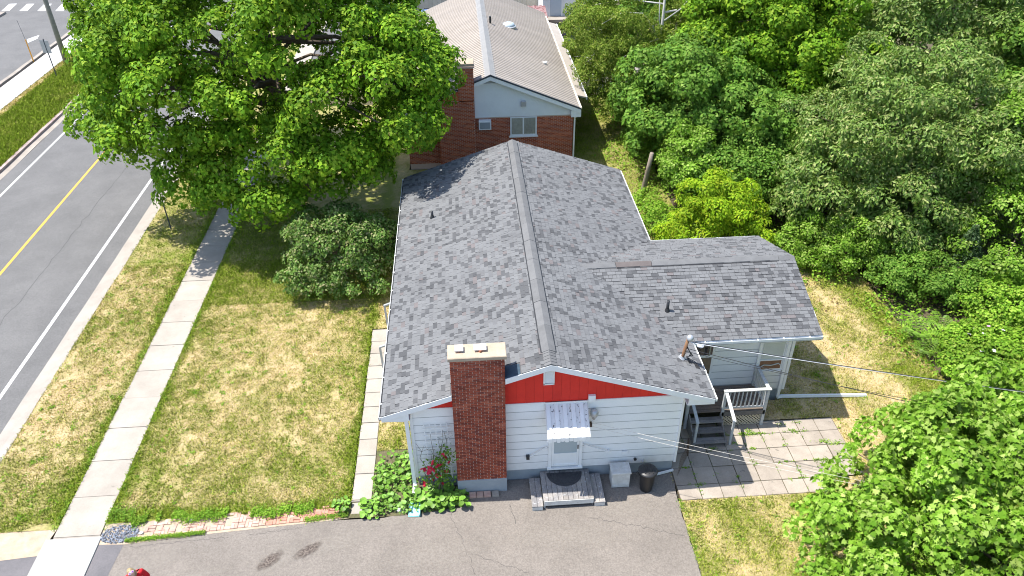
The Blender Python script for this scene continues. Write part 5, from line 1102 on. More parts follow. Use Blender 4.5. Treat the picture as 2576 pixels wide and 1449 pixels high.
car('parked_car', 'blue car with black roof rails parked before the beige building', 0.3, 50.3, R(90), 'carblue')
car('parked_car', 'black car parked in the gap right of the steel roof', 11.2, 43.6, R(4), 'cardark')

# ------------------------------------------------------------------ street furniture
pole = empty('utility_pole', (-28.1, 44.05, 0), 'weathered wooden utility pole beside the far sidewalk', 'pole')
MB().tube([(-28.1, 44.05, -.1), (-28.1, 44.05, 3), (-28.12, 44.05, 9.5)], [.19, .175, .13], 10).build('shaft', M['polewood'], pole, True)
arm = MB().bar((-28.1, 44.05, 6.15), (-31.2, 43.4, 6.15), .07, .09).build('arm', M['galv'], pole); MB().bar((-29.4, 43.75, 6.08), (-31.2, 43.4, 6.08), .05, .2).build('sign_blade', M['trim'], arm)
sg = empty('road_sign', (-27.45, 40.7, 0), 'grey back of a road sign on a thin dark post across the road', 'sign')
MB().tube([(-27.45, 40.7, -.05), (-27.5, 40.7, 2.75)], .035, 7).build('post', M['signdark'], sg)
MB().hexa([(-27.85, 40.78, 1.75), (-27.15, 40.55, 1.75), (-27.15, 40.57, 1.75), (-27.85, 40.80, 1.75), (-27.85, 40.78, 2.65), (-27.15, 40.55, 2.65), (-27.15, 40.57, 2.65), (-27.85, 40.80, 2.65)]).build('sign_plate', M['signback'], sg)
MB().bar((-27.48, 40.66, 1.7), (-27.49, 40.66, 2.7), .05, .03, (0, 1, 0)).build('channel', M['signdark'], sg)
mk = empty('marker_post', (-30.72, 44.5, 0), 'orange marker post with thin whip on the far kerb', 'post')
MB().tube([(-30.72, 44.5, -.05), (-30.74, 44.5, 1.65)], [.05, .04], 8).build('sleeve', M['orange'], mk); MB().tube([(-30.74, 44.5, 1.6), (-30.85, 44.5, 3.1)], .012, 5).build('whip', M['signdark'], mk)
np_ = tag(MB().tube([(-12.63, 17.34, -.05), (-12.66, 17.36, 1.5), (-12.7, 17.36, 3.0)], [.035, .03, .028], 7).build('sign_post', M['signdark']), 'thin black post on the verge below the big maple', 'post')

# ------------------------------------------------------------------ gravel, stones
g = np.random.default_rng(17); n = 900
gx = g.uniform(-9.38, -8.25, n); gy = g.uniform(-1.5, -0.85, n); k = ((gx+8.85)/0.56)**2+((gy+1.18)/0.33)**2 < 1; gx, gy = gx[k], gy[k]; n = len(gx)
oct_ = np.array([(1, 0, 0), (0, 1, 0), (-1, 0, 0), (0, -1, 0), (0, 0, .8), (0, 0, -.8)])
Vg = np.stack([gx, gy, -0.01+g.uniform(0, .035, n)], -1)[:, None]+oct_[None]*g.uniform(.014, .035, (n, 1, 1))*g.uniform(.6, 1.3, (n, 1, 3))
tag(np_mesh('gravel', Vg, 0, [(0, 1, 4), (1, 2, 4), (2, 3, 4), (3, 0, 4), (1, 0, 5), (2, 1, 5), (3, 2, 5), (0, 3, 5)], M['gravel'], kind='stuff'), 'blue-grey gravel heap at the sidewalk corner', 'gravel')
def stone(x, y, s, lab, m='whitestone', seed=0, z=0.0):
    r = random.Random(seed); b = MB().lathe((0, 0, 0), [(s*.5, 0), (s*.95, s*.25), (s*.8, s*.6), (s*.3, s*.8)], 7); b.v = [(a*r.uniform(.75, 1.3), c*r.uniform(.6, 1.1), d) for a, c, d in b.v]
    o = tag(b.build('stone', M[m]), lab, 'stone', 'pale stones along the driveway edge'); o.location = (x, y, z-.01); o.rotation_euler.z = r.uniform(0, 3)
stone(-8.22, -1.18, .075, 'upright white stone beside the gravel heap', seed=1); stone(-6.85, -0.82, .09, 'flat white stone on the brick edging', seed=2); stone(-0.55, -0.92, .09, 'white stone among the leaves left of the cyan panel', seed=3)
stone(1.28, -0.78, .07, 'white stone among leaves near the chimney foot', seed=4); stone(-0.38, -0.92, .085, 'brown stone beside the cyan panel', 'deadwood', 5); stone(0.62, -0.72, .07, 'pale stone in the middle of the leaf bed', seed=6)

# ------------------------------------------------------------------ planting by the front corner
tr = empty('trellis', (0.75, -0.1, 0), 'white lattice trellis leaning on the wall beside the chimney', 'trellis')
for k in range(5): x0 = 0.37+k*0.17; MB().bar((x0+.06, -0.10, 0.35), (x0, -0.07, 2.72), .03, .015, (0, 1, 0)).build('upright', M['trim'], tr)
for k in range(8): z0 = 0.6+k*0.28; MB().bar((0.33, -0.09, z0), (1.16, -0.09, z0), .012, .03).build('cross_slat', M['trim'], tr)
rb = empty('rose_bush', (0.65, -0.35, 0), 'climbing rose with crimson flowers on the white trellis', 'rose')
r = random.Random(44); sb = MB()
for k in range(9):
    x0 = 0.55+r.uniform(-.18, .25); P = [V3((x0, -.38, -.02))]; dx = r.uniform(-.12, .12); hh = r.uniform(1.5, 2.6)
    for q in range(1, 8): P.append(V3((x0+dx*q*.5+r.uniform(-.07, .07), -.36+.035*q*.8+r.uniform(-.03, .02), hh*q/7)))
    sb.tube(P, [.016, .015, .013, .012, .010, .009, .007, .005], 5)
    for q in range(3):
        a = P[r.randint(3, 6)]; sb.tube([a, a+V3((r.uniform(-.2, .2), -.04, .12)), a+V3((r.uniform(-.35, .35), -.03, r.uniform(.1, .3)))], [.007, .006, .003], 4)
sb.build('stems', M['stem'], rb)
g = np.random.default_rng(9); n = 620
cl = np.array([(.62, -.42, .95), (.75, -.42, 1.2), (.95, -.35, 1.75), (.4, -.45, .75), (.85, -.45, .8), (1.02, -.33, 1.55), (.6, -.4, 1.35), (1.05, -.35, .6)])
P = cl[g.integers(0, len(cl), n)]+g.normal(0, 1, (n, 3))*np.array([.14, .09, .14])
np_mesh('leaves', leaves(P, g.normal(0, .6, (n, 3))+np.array([0, -.6, .8]), g.normal(0, 1, (n, 3)), g.uniform(.05, .095, n), KITE), 0, KITE[1], M['lf_maple2'], rb)
fl = MB()
for lay, (cnt, rr_, hz, rt) in enumerate(((6, .055, .0, 0), (5, .04, .018, .5), (4, .024, .03, .2))):
    for k in range(cnt):
        t = 2*math.pi*k/cnt+rt; c_, s_ = math.cos(t), math.sin(t)
        fl.add([(0, 0, hz), (rr_*c_-rr_*.55*s_, rr_*s_+rr_*.55*c_, hz+.02), (rr_*1.15*c_, rr_*1.15*s_, hz+.012), (rr_*c_+rr_*.55*s_, rr_*s_-rr_*.55*c_, hz+.02)], [(0, 1, 2), (0, 2, 3)])
fme = bpy.data.meshes.new('flower'); fme.from_pydata(fl.v, [], fl.f); fme.materials.append(M['rose'])
for (x, z) in ((.89, 1.86), (.95, 1.70), (1.07, 1.5), (.59, 1.57), (.57, 1.5), (.70, 1.38), (.81, 1.41), (.44, 1.32), (.49, 1.26), (.45, 1.2), (.22, 1.25), (.30, 1.25), (.60, 1.22), (.41, 1.1), (.46, 1.02), (.95, 1.1), (.74, .92), (.68, .95), (.44, .88), (.52, .76), (.81, .56), (.24, .69), (.27, .6)):
    o = link('flower', fme, None, rb, V3((x, -.47-random.uniform(0, .05), z))-rb.location); o.rotation_euler = (R(50)+random.uniform(-.5, .5), random.uniform(-.5, .5), random.uniform(0, 6)); o.scale = [random.uniform(.85, 1.45)]*3
lme = bpy.data.meshes.new('leaf'); lme.from_pydata([tuple(p) for p in ROUND[0]], [], ROUND[1]); lme.materials.append(mat('mallow_leaf_blade', (.10, .23, .025), (.17, .31, .04), 12, .5, rand='object', rv=.4)); lme.polygons.foreach_set('use_smooth', [True]*len(ROUND[1]))
r = random.Random(91)
for nm, lab, reg, cnt, sz in (('mallow_plant', 'round-leaved plants spreading left of the roses to the slab walk', (-1.35, 0.05, -1.0, 1.35), 150, (.09, .17)), ('mallow_plant', 'dense large-leaved plants under the roses beside the chimney', (0.1, 1.55, -1.0, -0.35), 120, (.12, .24)), ('mallow_plant', 'small clump of round leaves at the foot of the slab walk', (-1.75, -1.2, -1.15, -0.55), 40, (.10, .18)), ('mallow_plant', 'leaf clump on the lawn side of the slab walk end', (-2.55, -2.08, -1.05, -0.35), 36, (.08, .15))):
    cx, cy = (reg[0]+reg[1])/2, (reg[2]+reg[3])/2; rt = empty(nm, (cx, cy, 0), lab, 'plant', 'leafy plants in the corner bed')
    sb = MB()
    for k in range(cnt):
        x = r.uniform(reg[0], reg[1]); y = r.uniform(reg[2], reg[3])
        if y < -1.02 and x > -1: continue
        if cnt == 150 and y > 0.9 and x < -0.6 and r.random() < .6: continue
        z = r.uniform(.05, .32)*(1.0 if cnt > 50 else .7)
        s_ = r.uniform(*sz); o = link('leaf', lme, None, rt, (x-cx, y-cy, z)); o.scale = (s_, s_, s_); o.rotation_euler = (r.uniform(-.5, .35), r.uniform(-.45, .45), r.uniform(0, 6.28))
        if k % 2 == 0: sb.tube([(x+r.uniform(-.05, .05), y, -.02), (x, y, z)], .006, 4)
    sb.build('stalks', M['lf_weed'], rt)
def leafscatter(name, label, cat, fn, n, seed, ls, m, shape=KITE, kind='stuff', up=1.0):
    g = np.random.default_rng(seed); P = fn(g, n); n = len(P)
    o = np_mesh(name, leaves(P, g.normal(0, .5, (n, 3))+np.array([0, 0, up]), g.normal(0, 1, (n, 3)), g.uniform(ls*.6, ls*1.3, n), shape), 0, shape[1], M[m], kind=kind); return tag(o, label, cat)
def f_bed(g, n):
    x = g.uniform(-1.4, 1.5, n); y = g.uniform(-1.05, 1.4, n); k = ((y < -.38) | (x < -.08)) & (fbm(x, y, 2.2, 4) > .36) & ((y < 0.9) | (x > -.7)); x, y = x[k], y[k]
    return np.stack([x, y, g.uniform(0, .2, len(x))], -1)
leafscatter('bed_foliage', 'low mixed foliage filling the corner bed', 'foliage', f_bed, 2600, 5, .075, 'lf_mallow', ROUND)
def f_border(g, n):
    x = g.uniform(-9.4, -2.2, n); y = lawn_edge(x)+g.normal(0, .10, n)+.03+.06*(fbm(x, y_ := x*0, 1.4, 6)-.5); k = (fbm(x, x*0+3, 1.1, 12) > .40) | ((x < -8.7)); x, y = x[k], y[k]
    k = x < -8.6; y = np.where(k, y+g.uniform(0, .45, len(x)), y)
    return np.stack([x, y, g.uniform(0, .12, len(x))*np.where(k, 1.3, 1)], -1)
leafscatter('border_weeds', 'bright green weeds along the lawn edge above the driveway', 'weeds', f_border, 7500, 6, .055, 'lf_weed')
def f_strip(g, n):
    x = g.uniform(-8.6, -6.3, n); t = (x+8.6)/2.3; y = -1.44+.12*t+g.normal(0, .035, n); xb = g.uniform(-3.4, -2.1, n//2); yb = -1.08+.08*(xb+3.4)+g.normal(0, .05, n//2)
    x = np.concatenate([x, xb]); y = np.concatenate([y, yb]); return np.stack([x, y, g.uniform(0, .07, len(x))], -1)
leafscatter('edge_grass', 'thin green grass strip between brick edging and driveway', 'grass', f_strip, 2200, 7, .05, 'lf_weed', LONG)
def f_walkedge(g, n):
    e = g.choice([-10.86, -9.36, -2.14], n, p=[.45, .4, .15]); x = e+g.normal(0, .05, n)+.06*(fbm(e*3, g.uniform(0, 20, n), 1, 3)-.5); y = g.uniform(-1, 19, n); k = (fbm(e*7, y, 1.5, 14) > .46) & ~((e < -10.8) & (y < -.9)) & ~((e > -3) & (y > 8)); x, y = x[k], y[k]
    xd = 8.13+g.normal(0, .05, 900); yd = g.uniform(-6, -1.2, 900); kd = fbm(xd*0, yd, 1.5, 3) > .45; x = np.concatenate([x, xd[kd]]); y = np.concatenate([y, yd[kd]])
    return np.stack([x, y, g.uniform(0, .06, len(x))], -1)
leafscatter('walk_edge_grass', 'green tufts hanging over the edges of sidewalk and driveway', 'grass', f_walkedge, 9000, 8, .05, 'lf_weed', LONG)

def f_tufts(g, n):
    out = []
    for (x0, x1, y0, y1, k) in ((-9.3, -2.2, -.5, 10.5, 150), (-13.7, -10.9, -.8, 15, 190), (8.3, 18, -6, 9, 200), (-1.35, -.1, 1.7, 5.5, 10)):
        for q in range(k):
            cx, cy = g.uniform(x0, x1), g.uniform(y0, y1)
            if 8.1 < cx < 14.3 and -1.2 < cy < 7.8: continue
            m = int(g.integers(5, 26)); sg = g.uniform(.02, .075); out.append(np.stack([g.normal(cx, sg, m), g.normal(cy, sg, m), g.uniform(0, .05, m)], -1))
    return np.concatenate(out)
leafscatter('lawn_weeds', 'small green weed rosettes dotted over the dry lawns', 'weeds', f_tufts, 0, 71, .055, 'lf_weed')

# ------------------------------------------------------------------ person at the bottom left
def skin_obj(name, verts, edges, radii, m, parent, sub=2, root=0):
    me = bpy.data.meshes.new(name); me.from_pydata(verts, edges, []); me.update(); me.materials.append(m)
    o = bpy.data.objects.new(name, me); COL.objects.link(o); o.parent = parent
    s = o.modifiers.new('skin', 'SKIN'); s.use_smooth_shade = True
    for i, v in enumerate(me.skin_vertices[0].data): v.radius = radii[i] if hasattr(radii[i], '__len__') else (radii[i], radii[i]); v.use_root = (i == root)
    u = o.modifiers.new('sub', 'SUBSURF'); u.levels = sub; u.render_levels = sub
    return o
pr = empty('person', (-7.20, -3.72, -0.02), 'woman in a red top and mirrored sunglasses looking up from the driveway', 'person'); pr.rotation_euler.z = R(30); pr.scale = (1.06, 1.06, 1.06)
J = {'pel': (0, 0, .95), 'sp': (0, .01, 1.12), 'ch': (0, .03, 1.30), 'nk': (-.01, .01, 1.43), 'nk2': (-.02, -.03, 1.50),
     'sl': (-.17, .03, 1.37), 'el': (-.25, -.02, 1.10), 'wl': (-.17, -.24, 1.04), 'sr': (.17, .03, 1.37), 'er': (.27, -.01, 1.10), 'wr': (.16, -.24, 1.05),
     'hl': (-.09, 0, .90), 'kl': (-.10, -.02, .50), 'al': (-.10, .02, .09), 'tl': (-.11, -.14, .035), 'hr': (.09, 0, .90), 'kr': (.11, -.03, .50), 'ar': (.12, .02, .09), 'tr': (.13, -.14, .035)}
names = list(J); idx = {k: i for i, k in enumerate(names)}
Ed = [('pel', 'sp'), ('sp', 'ch'), ('ch', 'nk'), ('nk', 'nk2'), ('ch', 'sl'), ('sl', 'el'), ('el', 'wl'), ('ch', 'sr'), ('sr', 'er'), ('er', 'wr'), ('pel', 'hl'), ('hl', 'kl'), ('kl', 'al'), ('al', 'tl'), ('pel', 'hr'), ('hr', 'kr'), ('kr', 'ar'), ('ar', 'tr')]
Rd = dict(pel=(.15, .11), sp=(.125, .095), ch=(.14, .10), nk=.06, nk2=.05, sl=.062, el=.044, wl=.028, sr=.062, er=.044, wr=.028, hl=.09, kl=.06, al=.04, tl=.035, hr=.09, kr=.06, ar=.04, tr=.035)
body = skin_obj('body', [J[k] for k in names], [(idx[a], idx[b_]) for a, b_ in Ed], [Rd[k] for k in names], M['skin'], pr)
sub = ['pel', 'sp', 'ch', 'nk', 'sl', 'el', 'sr', 'er']; si = {k: i for i, k in enumerate(sub)}
skin_obj('red_top', [J[k] if k != 'nk' else (-.01, .02, 1.405) for k in sub], [(si[a], si[b_]) for a, b_ in Ed if a in si and b_ in si], [tuple(q+.018 for q in (Rd[k] if hasattr(Rd[k], '__len__') else (Rd[k], Rd[k]))) for k in sub], M['shirt'], pr)
sub2 = ['pel', 'hl', 'kl', 'al', 'hr', 'kr', 'ar']; s2 = {k: i for i, k in enumerate(sub2)}
skin_obj('trousers', [J[k] for k in sub2], [(s2[a], s2[b_]) for a, b_ in Ed if a in s2 and b_ in s2], [tuple(q+.012 for q in (Rd[k] if hasattr(Rd[k], '__len__') else (Rd[k], Rd[k]))) for k in sub2], M['jeans'], pr)
# head: one shaped mesh, tilted back towards the camera, slightly rolled
HM = Matrix.Translation((-.03, -.075, 1.585)) @ Matrix.Rotation(R(-44), 4, 'X') @ Matrix.Rotation(R(-20), 4, 'Y')
def head_shape(grow=0.0):
    vs = []; fs = []; nu, nv = 28, 20
    for j in range(nv+1):
        ph = math.pi*j/nv; z = math.cos(ph)
        for i in range(nu):
            t = 2*math.pi*i/nu; x = math.sin(ph)*math.cos(t); y = math.sin(ph)*math.sin(t)
            X = .075*x; Y = .095*y; Z = .118*z
            if z < 0: X *= 1-.32*(-z)**1.3; Y *= 1-.15*(-z)
            if y < 0:
                nose = math.exp(-((x/.16)**2+((z+.12)/.22)**2)); Y -= .022*nose
                lips = math.exp(-((x/.3)**2+((z+.52)/.08)**2)); Y -= .008*lips
                chin = math.exp(-((x/.3)**2+((z+.85)/.14)**2)); Y -= .012*chin
                for s in (-1, 1): Y += .012*math.exp(-(((x-s*.38)/.18)**2+((z-.05)/.12)**2))
            vs.append((X*(1+grow), Y*(1+grow), Z*(1+grow)))
    for j in range(nv):
        for i in range(nu): fs.append((j*nu+i, j*nu+(i+1) % nu, (j+1)*nu+(i+1) % nu, (j+1)*nu+i))
    return vs, fs
def head_part(name, vs, fs, m, par):
    me = bpy.data.meshes.new(name); me.from_pydata([tuple(HM @ V3(v)) for v in vs], [], fs); me.update(); me.polygons.foreach_set('use_smooth', [True]*len(fs)); return link(name, me, m, par)
vs, fs = head_shape(); head_part('head', vs, fs, M['skin'], body)
vs, fs = head_shape(.13); nu = 28
hv = []; 
for (x, y, z) in vs:
    if z < -.02 and y > -.03: z = z*1.12; y = y*1.1+.035; x *= 1.18
    hv.append((x*1.05, y+.012, z))
hf = [f for f in fs if not (sum(hv[i][1] for i in f)/4 < -.045 and sum(hv[i][2] for i in f)/4 < .062)]
head_part('hair', hv, hf, M['hair'], body)
gl = []; gf = []
for s in (-1, 1):
    k0 = len(gl); gl.append((s*.035, -.112, .008))
    for q in range(12): t = 2*math.pi*q/12; gl.append((s*.035+.028*math.cos(t), -.103+.012*abs(math.cos(t))*.5, .008+.024*math.sin(t)))
    gf += [(k0, k0+1+q, k0+1+(q+1) % 12) for q in range(12)]
head_part('lenses', gl, gf, M['lens'], body)
b = MB().bar((-.066, -.098, .012), (-.0095, -.106, .012), .008, .014).bar((.066, -.098, .012), (.0095, -.106, .012), .008, .014).bar((-.0095, -.106, .014), (.0095, -.106, .014), .008, .008)
for s in (-1, 1):
    b.bar((s*.066, -.098, .014), (s*.08, .0, .014), .005, .010)
    for q in range(12):
        t = 2*math.pi*q/12; t2 = 2*math.pi*(q+1)/12; b.bar((s*.035+.029*math.cos(t), -.104, .008+.025*math.sin(t)), (s*.035+.029*math.cos(t2), -.104, .008+.025*math.sin(t2)), .006, .006)
head_part('sunglass_frame', b.v, b.f, M['lensframe'], body)
for s in (-1, 1):
    b = MB().lathe((0, 0, 0), [(.004, -.03), (.016, -.015), (.018, .012), (.006, .03)], 8); head_part('ear', [(s*.076+x*.5, .005+y, z) for x, y, z in b.v], b.f, M['skin'], body)
# hands holding a small dark controller, five fingers each
for s, wj in ((-1, 'wl'), (1, 'wr')):
    w0 = V3(J[wj]); hv = [w0, w0+V3((-s*.015, -.05, .005)), w0+V3((-s*.02, -.085, .005))]; he = [(0, 1), (1, 2)]; hr_ = [(.026, .018), (.036, .016), (.034, .014)]
    for k in range(4):
        a = w0+V3((s*(.027-.018*k)-s*.02, -.088, .005)); L = (.06, .07, .066, .05)[k]; i0 = len(hv)
        hv += [a, a+V3((-s*.008, -L*.45, -.012)), a+V3((-s*.02, -L*.7, -.035)), a+V3((-s*.028, -L*.6, -.055))]; he += [(2, i0), (i0, i0+1), (i0+1, i0+2), (i0+2, i0+3)]; hr_ += [.0095, .009, .0085, .007]
    i0 = len(hv); a = w0+V3((-s*.045, -.045, .01)); hv += [a, a+V3((-s*.018, -.028, .01)), a+V3((-s*.022, -.05, .005))]; he += [(1, i0), (i0, i0+1), (i0+1, i0+2)]; hr_ += [.012, .0105, .008]
    skin_obj('hand', [tuple(v) for v in hv], he, hr_, M['skin'], body, 1)
ctl = tag(MB().bbox(-.09, .09, -.05, .05, -.02, .02, .012).build('remote_controller', M['black']), 'dark remote controller held by the woman in red', 'controller'); ctl.location = (-6.99, -4.05, 1.10); ctl.rotation_euler = (R(25), 0, R(30))

# ------------------------------------------------------------------ trees and shrubs
tree('maple_tree', 'huge bright green maple spreading over sidewalk, road and roof corner', 'tree', (-6.8, 20.5, 0),
     [(-6.8, 19.4, 8.0, 6.6, 5.8, 5.0), (-10.6, 18.4, 6.4, 3.6, 4.2, 3.6), (-2.0, 18.0, 7.4, 3.2, 3.7, 2.6), (-3.2, 16.6, 5.6, 2.9, 3.2, 2.4), (-6.4, 16.4, 4.2, 4.8, 2.9, 2.2), (-6.0, 15.4, 3.1, 4.0, 1.9, 1.0), (-10.4, 24, 9, 5, 5, 4.5), (-4.6, 22, 10, 3.8, 4.2, 3.8), (-2.3, 14.8, 6.9, 2.3, 2.5, 2.0)],
     330, 1.2, 22, 27, .35, .175, MAP5, 'lf_maple', 101, r0=.42, nl=34, low=-.6, shell=.14, gap=.72)
tree('lilac_shrub', 'round lilac bush on the front lawn beside the west eave', 'shrub', (-3.75, 12.4, 0), [(-3.9, 12.2, 1.6, 2.1, 2.0, 1.6), (-2.5, 12.6, 1.5, 1.25, 1.5, 1.4), (-4.6, 11.5, 1.1, 1.35, 1.45, 1.05), (-3.3, 11.0, 1.0, 1.4, 1.2, .9)], 95, .55, 15, 20, .19, .125, KITE, 'lf_lilac', 102, r0=.09, nl=24, low=-.7, rnd=.6)
# woodland on the east side
WG = 'woodland trees'
tree('maple_tree', 'dark green maple behind the leaning dead post', 'tree', (14.2, 21.5, 0), [(14.2, 21.5, 4.0, 3.2, 3.2, 3.2), (12.8, 22.6, 3.2, 2.2, 2.4, 2.6), (15.8, 19.9, 3.3, 2.6, 2.6, 2.8)], 105, 1.1, 20, 26, .33, .165, MAP5, 'lf_maple2', 103, group=WG)
tree('maple_tree', 'tall dark maple right of the white birch trunk', 'tree', (18.6, 25.0, 0), [(18.6, 25.0, 6.2, 4.0, 4.0, 4.4), (16.4, 24.4, 4.8, 2.6, 2.8, 3.4), (20.6, 22.6, 4.4, 3.2, 3.2, 3.4)], 135, 1.25, 21, 26, .36, .175, MAP5, 'lf_maple', 104, group=WG)
tree('oak_tree', 'broad glossy oak filling the right side behind the wing', 'tree', (22.2, 16.0, 0), [(22.2, 15.6, 4.6, 4.4, 4.0, 3.4), (19.2, 14.2, 3.2, 2.6, 2.6, 2.4), (25.0, 14.0, 4.0, 3.2, 3.0, 3.0), (21.6, 12.4, 2.4, 3.0, 2.2, 2.0)], 180, 1.05, 24, 24, .27, .20, LONG, 'lf_oak', 105, group=WG, rnd=.5, low=-.6)
tree('oak_tree', 'tall oak at the top right corner', 'tree', (28.5, 24, 0), [(28.5, 24, 6.6, 5.0, 4.4, 4.4), (25.2, 23, 5.2, 3.2, 3.2, 3.4)], 130, 1.25, 22, 24, .32, .22, LONG, 'lf_oak', 106, group=WG, rnd=.5)
tree('maple_tree', 'maple between the two oaks at the top edge', 'tree', (22.8, 29.5, 0), [(22.8, 29.5, 6.6, 4.4, 4.2, 4.8)], 85, 1.3, 20, 26, .38, .19, MAP5, 'lf_maple', 107, group=WG)
tree('elm_tree', 'leafy tree at the right edge beyond the ferns', 'tree', (27.6, 12.5, 0), [(27.6, 12.5, 3.8, 3.2, 3.2, 3.2), (25.2, 10.0, 2.0, 2.2, 2.0, 1.7)], 100, .95, 21, 26, .26, .14, KITE, 'lf_fore', 108, group=WG, low=-.6)
tree('elm_tree', 'tall background tree at the right edge behind the oak', 'tree', (33.5, 19, 0), [(33.5, 19, 5.5, 4.6, 4.6, 4.6), (37, 24, 6, 5, 5, 5)], 120, 1.35, 18, 24, .4, .22, KITE, 'lf_maple2', 109, group=WG)
tree('maple_tree', 'shaded maple farthest back behind the birch', 'tree', (17.5, 35, 0), [(17.5, 35, 5.5, 4.8, 4.2, 4.6), (23.5, 38, 6, 5, 4, 5)], 120, 1.4, 18, 24, .42, .23, MAP5, 'lf_maple2', 110, group=WG)
tree('ash_tree', 'green ash filling the gap behind the young tree', 'tree', (17.2, 18.6, 0), [(17.2, 18.4, 2.6, 2.4, 2.2, 2.4), (15.2, 16.6, 1.6, 1.7, 1.5, 1.6)], 75, .95, 20, 26, .3, .15, KITE, 'lf_maple2', 120, group=WG)
tree('birch_sapling', 'small birch leaning over the steel roof edge', 'tree', (10.9, 33.2, 0), [(10.6, 33.0, 3.2, 1.7, 2.6, 2.8), (11.8, 37, 3.0, 2.0, 2.5, 2.6)], 70, .85, 19, 26, .26, .12, KITE, 'lf_birch', 121, bark='birchbark', r0=.08, droop=1.0, low=-.7)
br = tree('birch_tree', 'drooping birch with white forked trunk right of the steel roof', 'tree', (13.75, 27.6, 0), [(11.4, 27.2, 4.2, 2.3, 2.2, 3.2), (10.5, 28.6, 6.0, 1.7, 1.8, 2.4), (15.8, 28.9, 6.4, 2.0, 1.8, 2.4), (13.2, 28.9, 2.6, 2.2, 1.5, 2.2)], 140, .8, 22, 28, .24, .105, KITE, 'lf_birch', 111, bark='birchbark', r0=.15, top=(13.7, 27.9, 9.5), droop=1.3, low=-.8, rnd=.6, nl=4)
b = MB()
for P_, r_ in (([(13.8, 27.6, 4.6), (13.1, 27.5, 6.2), (12.4, 27.3, 7.0), (11.2, 27.0, 7.2), (10.0, 26.9, 6.6)], .06), ([(13.8, 27.6, 4.8), (13.4, 27.4, 6.6), (13.2, 27.2, 8.2)], .06), ([(13.75, 27.6, 6.5), (14.6, 27.4, 7.2), (15.4, 27.3, 8.4)], .05), ([(13.5, 27.5, 5.5), (12.2, 26.6, 5.4), (11.0, 26.1, 4.8)], .035), ([(13.2, 27.4, 4.2), (12.2, 26.2, 4.0), (11.4, 25.7, 3.2)], .03)):
    n_ = len(P_); b.tube(P_, [r_*(1-.75*i/(n_-1)) for i in range(n_)], 6)
b.build('limbs', M['birchbark'], br, True)
tree('box_elder', 'yellow-green box elder just behind the wing roof', 'tree', (13.1, 12.9, 0), [(13.1, 12.9, 2.2, 1.7, 1.4, 1.6), (11.9, 12.6, 1.3, 1.3, 1.2, 1.1), (14.2, 12.6, 1.6, 1.2, 1.2, 1.2)], 75, .55, 17, 20, .2, .16, LONG, 'lf_elder', 112, r0=.08, droop=.8, low=-.7)
tree('young_maple', 'slim young tree between dead post and box elder', 'tree', (13.0, 17.2, 0), [(13.0, 17.2, 2.5, 1.2, 1.1, 1.8), (14.4, 15.6, 1.5, 1.2, 1.1, 1.2)], 50, .6, 17, 22, .22, .13, KITE, 'lf_fore', 113, r0=.07)
tree('hawthorn_shrub', 'dense shrub at the lawn edge right of the wing', 'shrub', (18.6, 11.2, 0), [(18.6, 11.2, 1.0, 1.3, 1.1, 1.1), (17.0, 12.0, .9, 1.1, 1.0, 1.0)], 52, .55, 17, 20, .2, .105, KITE, 'lf_fore', 114, r0=.06, low=-.8)
tree('bramble_shrub', 'dark shrub between the oak and the ferns', 'shrub', (20.6, 9.3, 0), [(20.6, 9.3, .8, 1.3, 1.3, .8), (22.2, 8.6, .7, 1.1, 1.0, .8)], 52, .5, 16, 20, .19, .11, KITE, 'lf_maple2', 115, r0=.05, low=-.8)
tree('elder_shrub', 'bright green shrub at the right edge above the foreground maple', 'shrub', (23.6, 7.2, 0), [(23.6, 7.0, .7, 1.8, 1.5, .8), (25.5, 6.0, .9, 1.8, 1.6, 1.1), (24.5, 4.0, .6, 1.8, 1.6, .8)], 95, .55, 16, 20, .2, .12, KITE, 'lf_weed', 116, r0=.05, low=-.8)
tree('raspberry_shrub', 'leafy weeds with pale flowers below the service cable', 'shrub', (21.3, 4.2, 0), [(21.3, 4.2, .4, 1.8, 1.6, .6), (19.9, 2.6, .4, 1.1, 1.0, .55), (22.3, 2.4, .4, 1.6, 1.2, .6)], 110, .5, 15, 20, .19, .12, KITE, 'lf_weed', 117, r0=.04, low=-.8)
tree('dogwood_shrub', 'small shrub in front of the box elder beside the eave', 'shrub', (11.0, 15.6, 0), [(11.0, 15.8, .5, .9, 1.7, .55)], 28, .5, 11, 15, .2, .11, KITE, 'lf_weed', 118, r0=.04, low=-.8)
# spruce at the wood's edge
spr = empty('young_spruce', (23.0, 9.6, 0), 'small blue-green spruce between shrubs at the right edge', 'tree')
MB().tube([(23.0, 9.6, -.1), (23.0, 9.6, 2.9)], [.07, .015], 7).build('trunk', M['bark'], spr)
g = np.random.default_rng(55); n = 5200; t = g.random(n)**.8; zz_ = .25+2.6*t; lv = np.floor(t*11); aa = (g.integers(0, 9, n)+lv*.37)*2*np.pi/9+g.normal(0, .10, n); rr_ = 1.25*(1-t)*g.random(n)**.6+.03
P = np.stack([23.0+rr_*np.cos(aa), 9.6+rr_*np.sin(aa), zz_-.18*rr_], -1); D = np.stack([np.cos(aa), np.sin(aa), -.2+0*aa], -1)+g.normal(0, .45, (n, 3))
np_mesh('crown', leaves(P, g.normal(0, .5, (n, 3))+np.array([0, 0, 1.]), D, g.uniform(.06, .13, n), LONG), 0, LONG[1], M['lf_spruce'], spr)
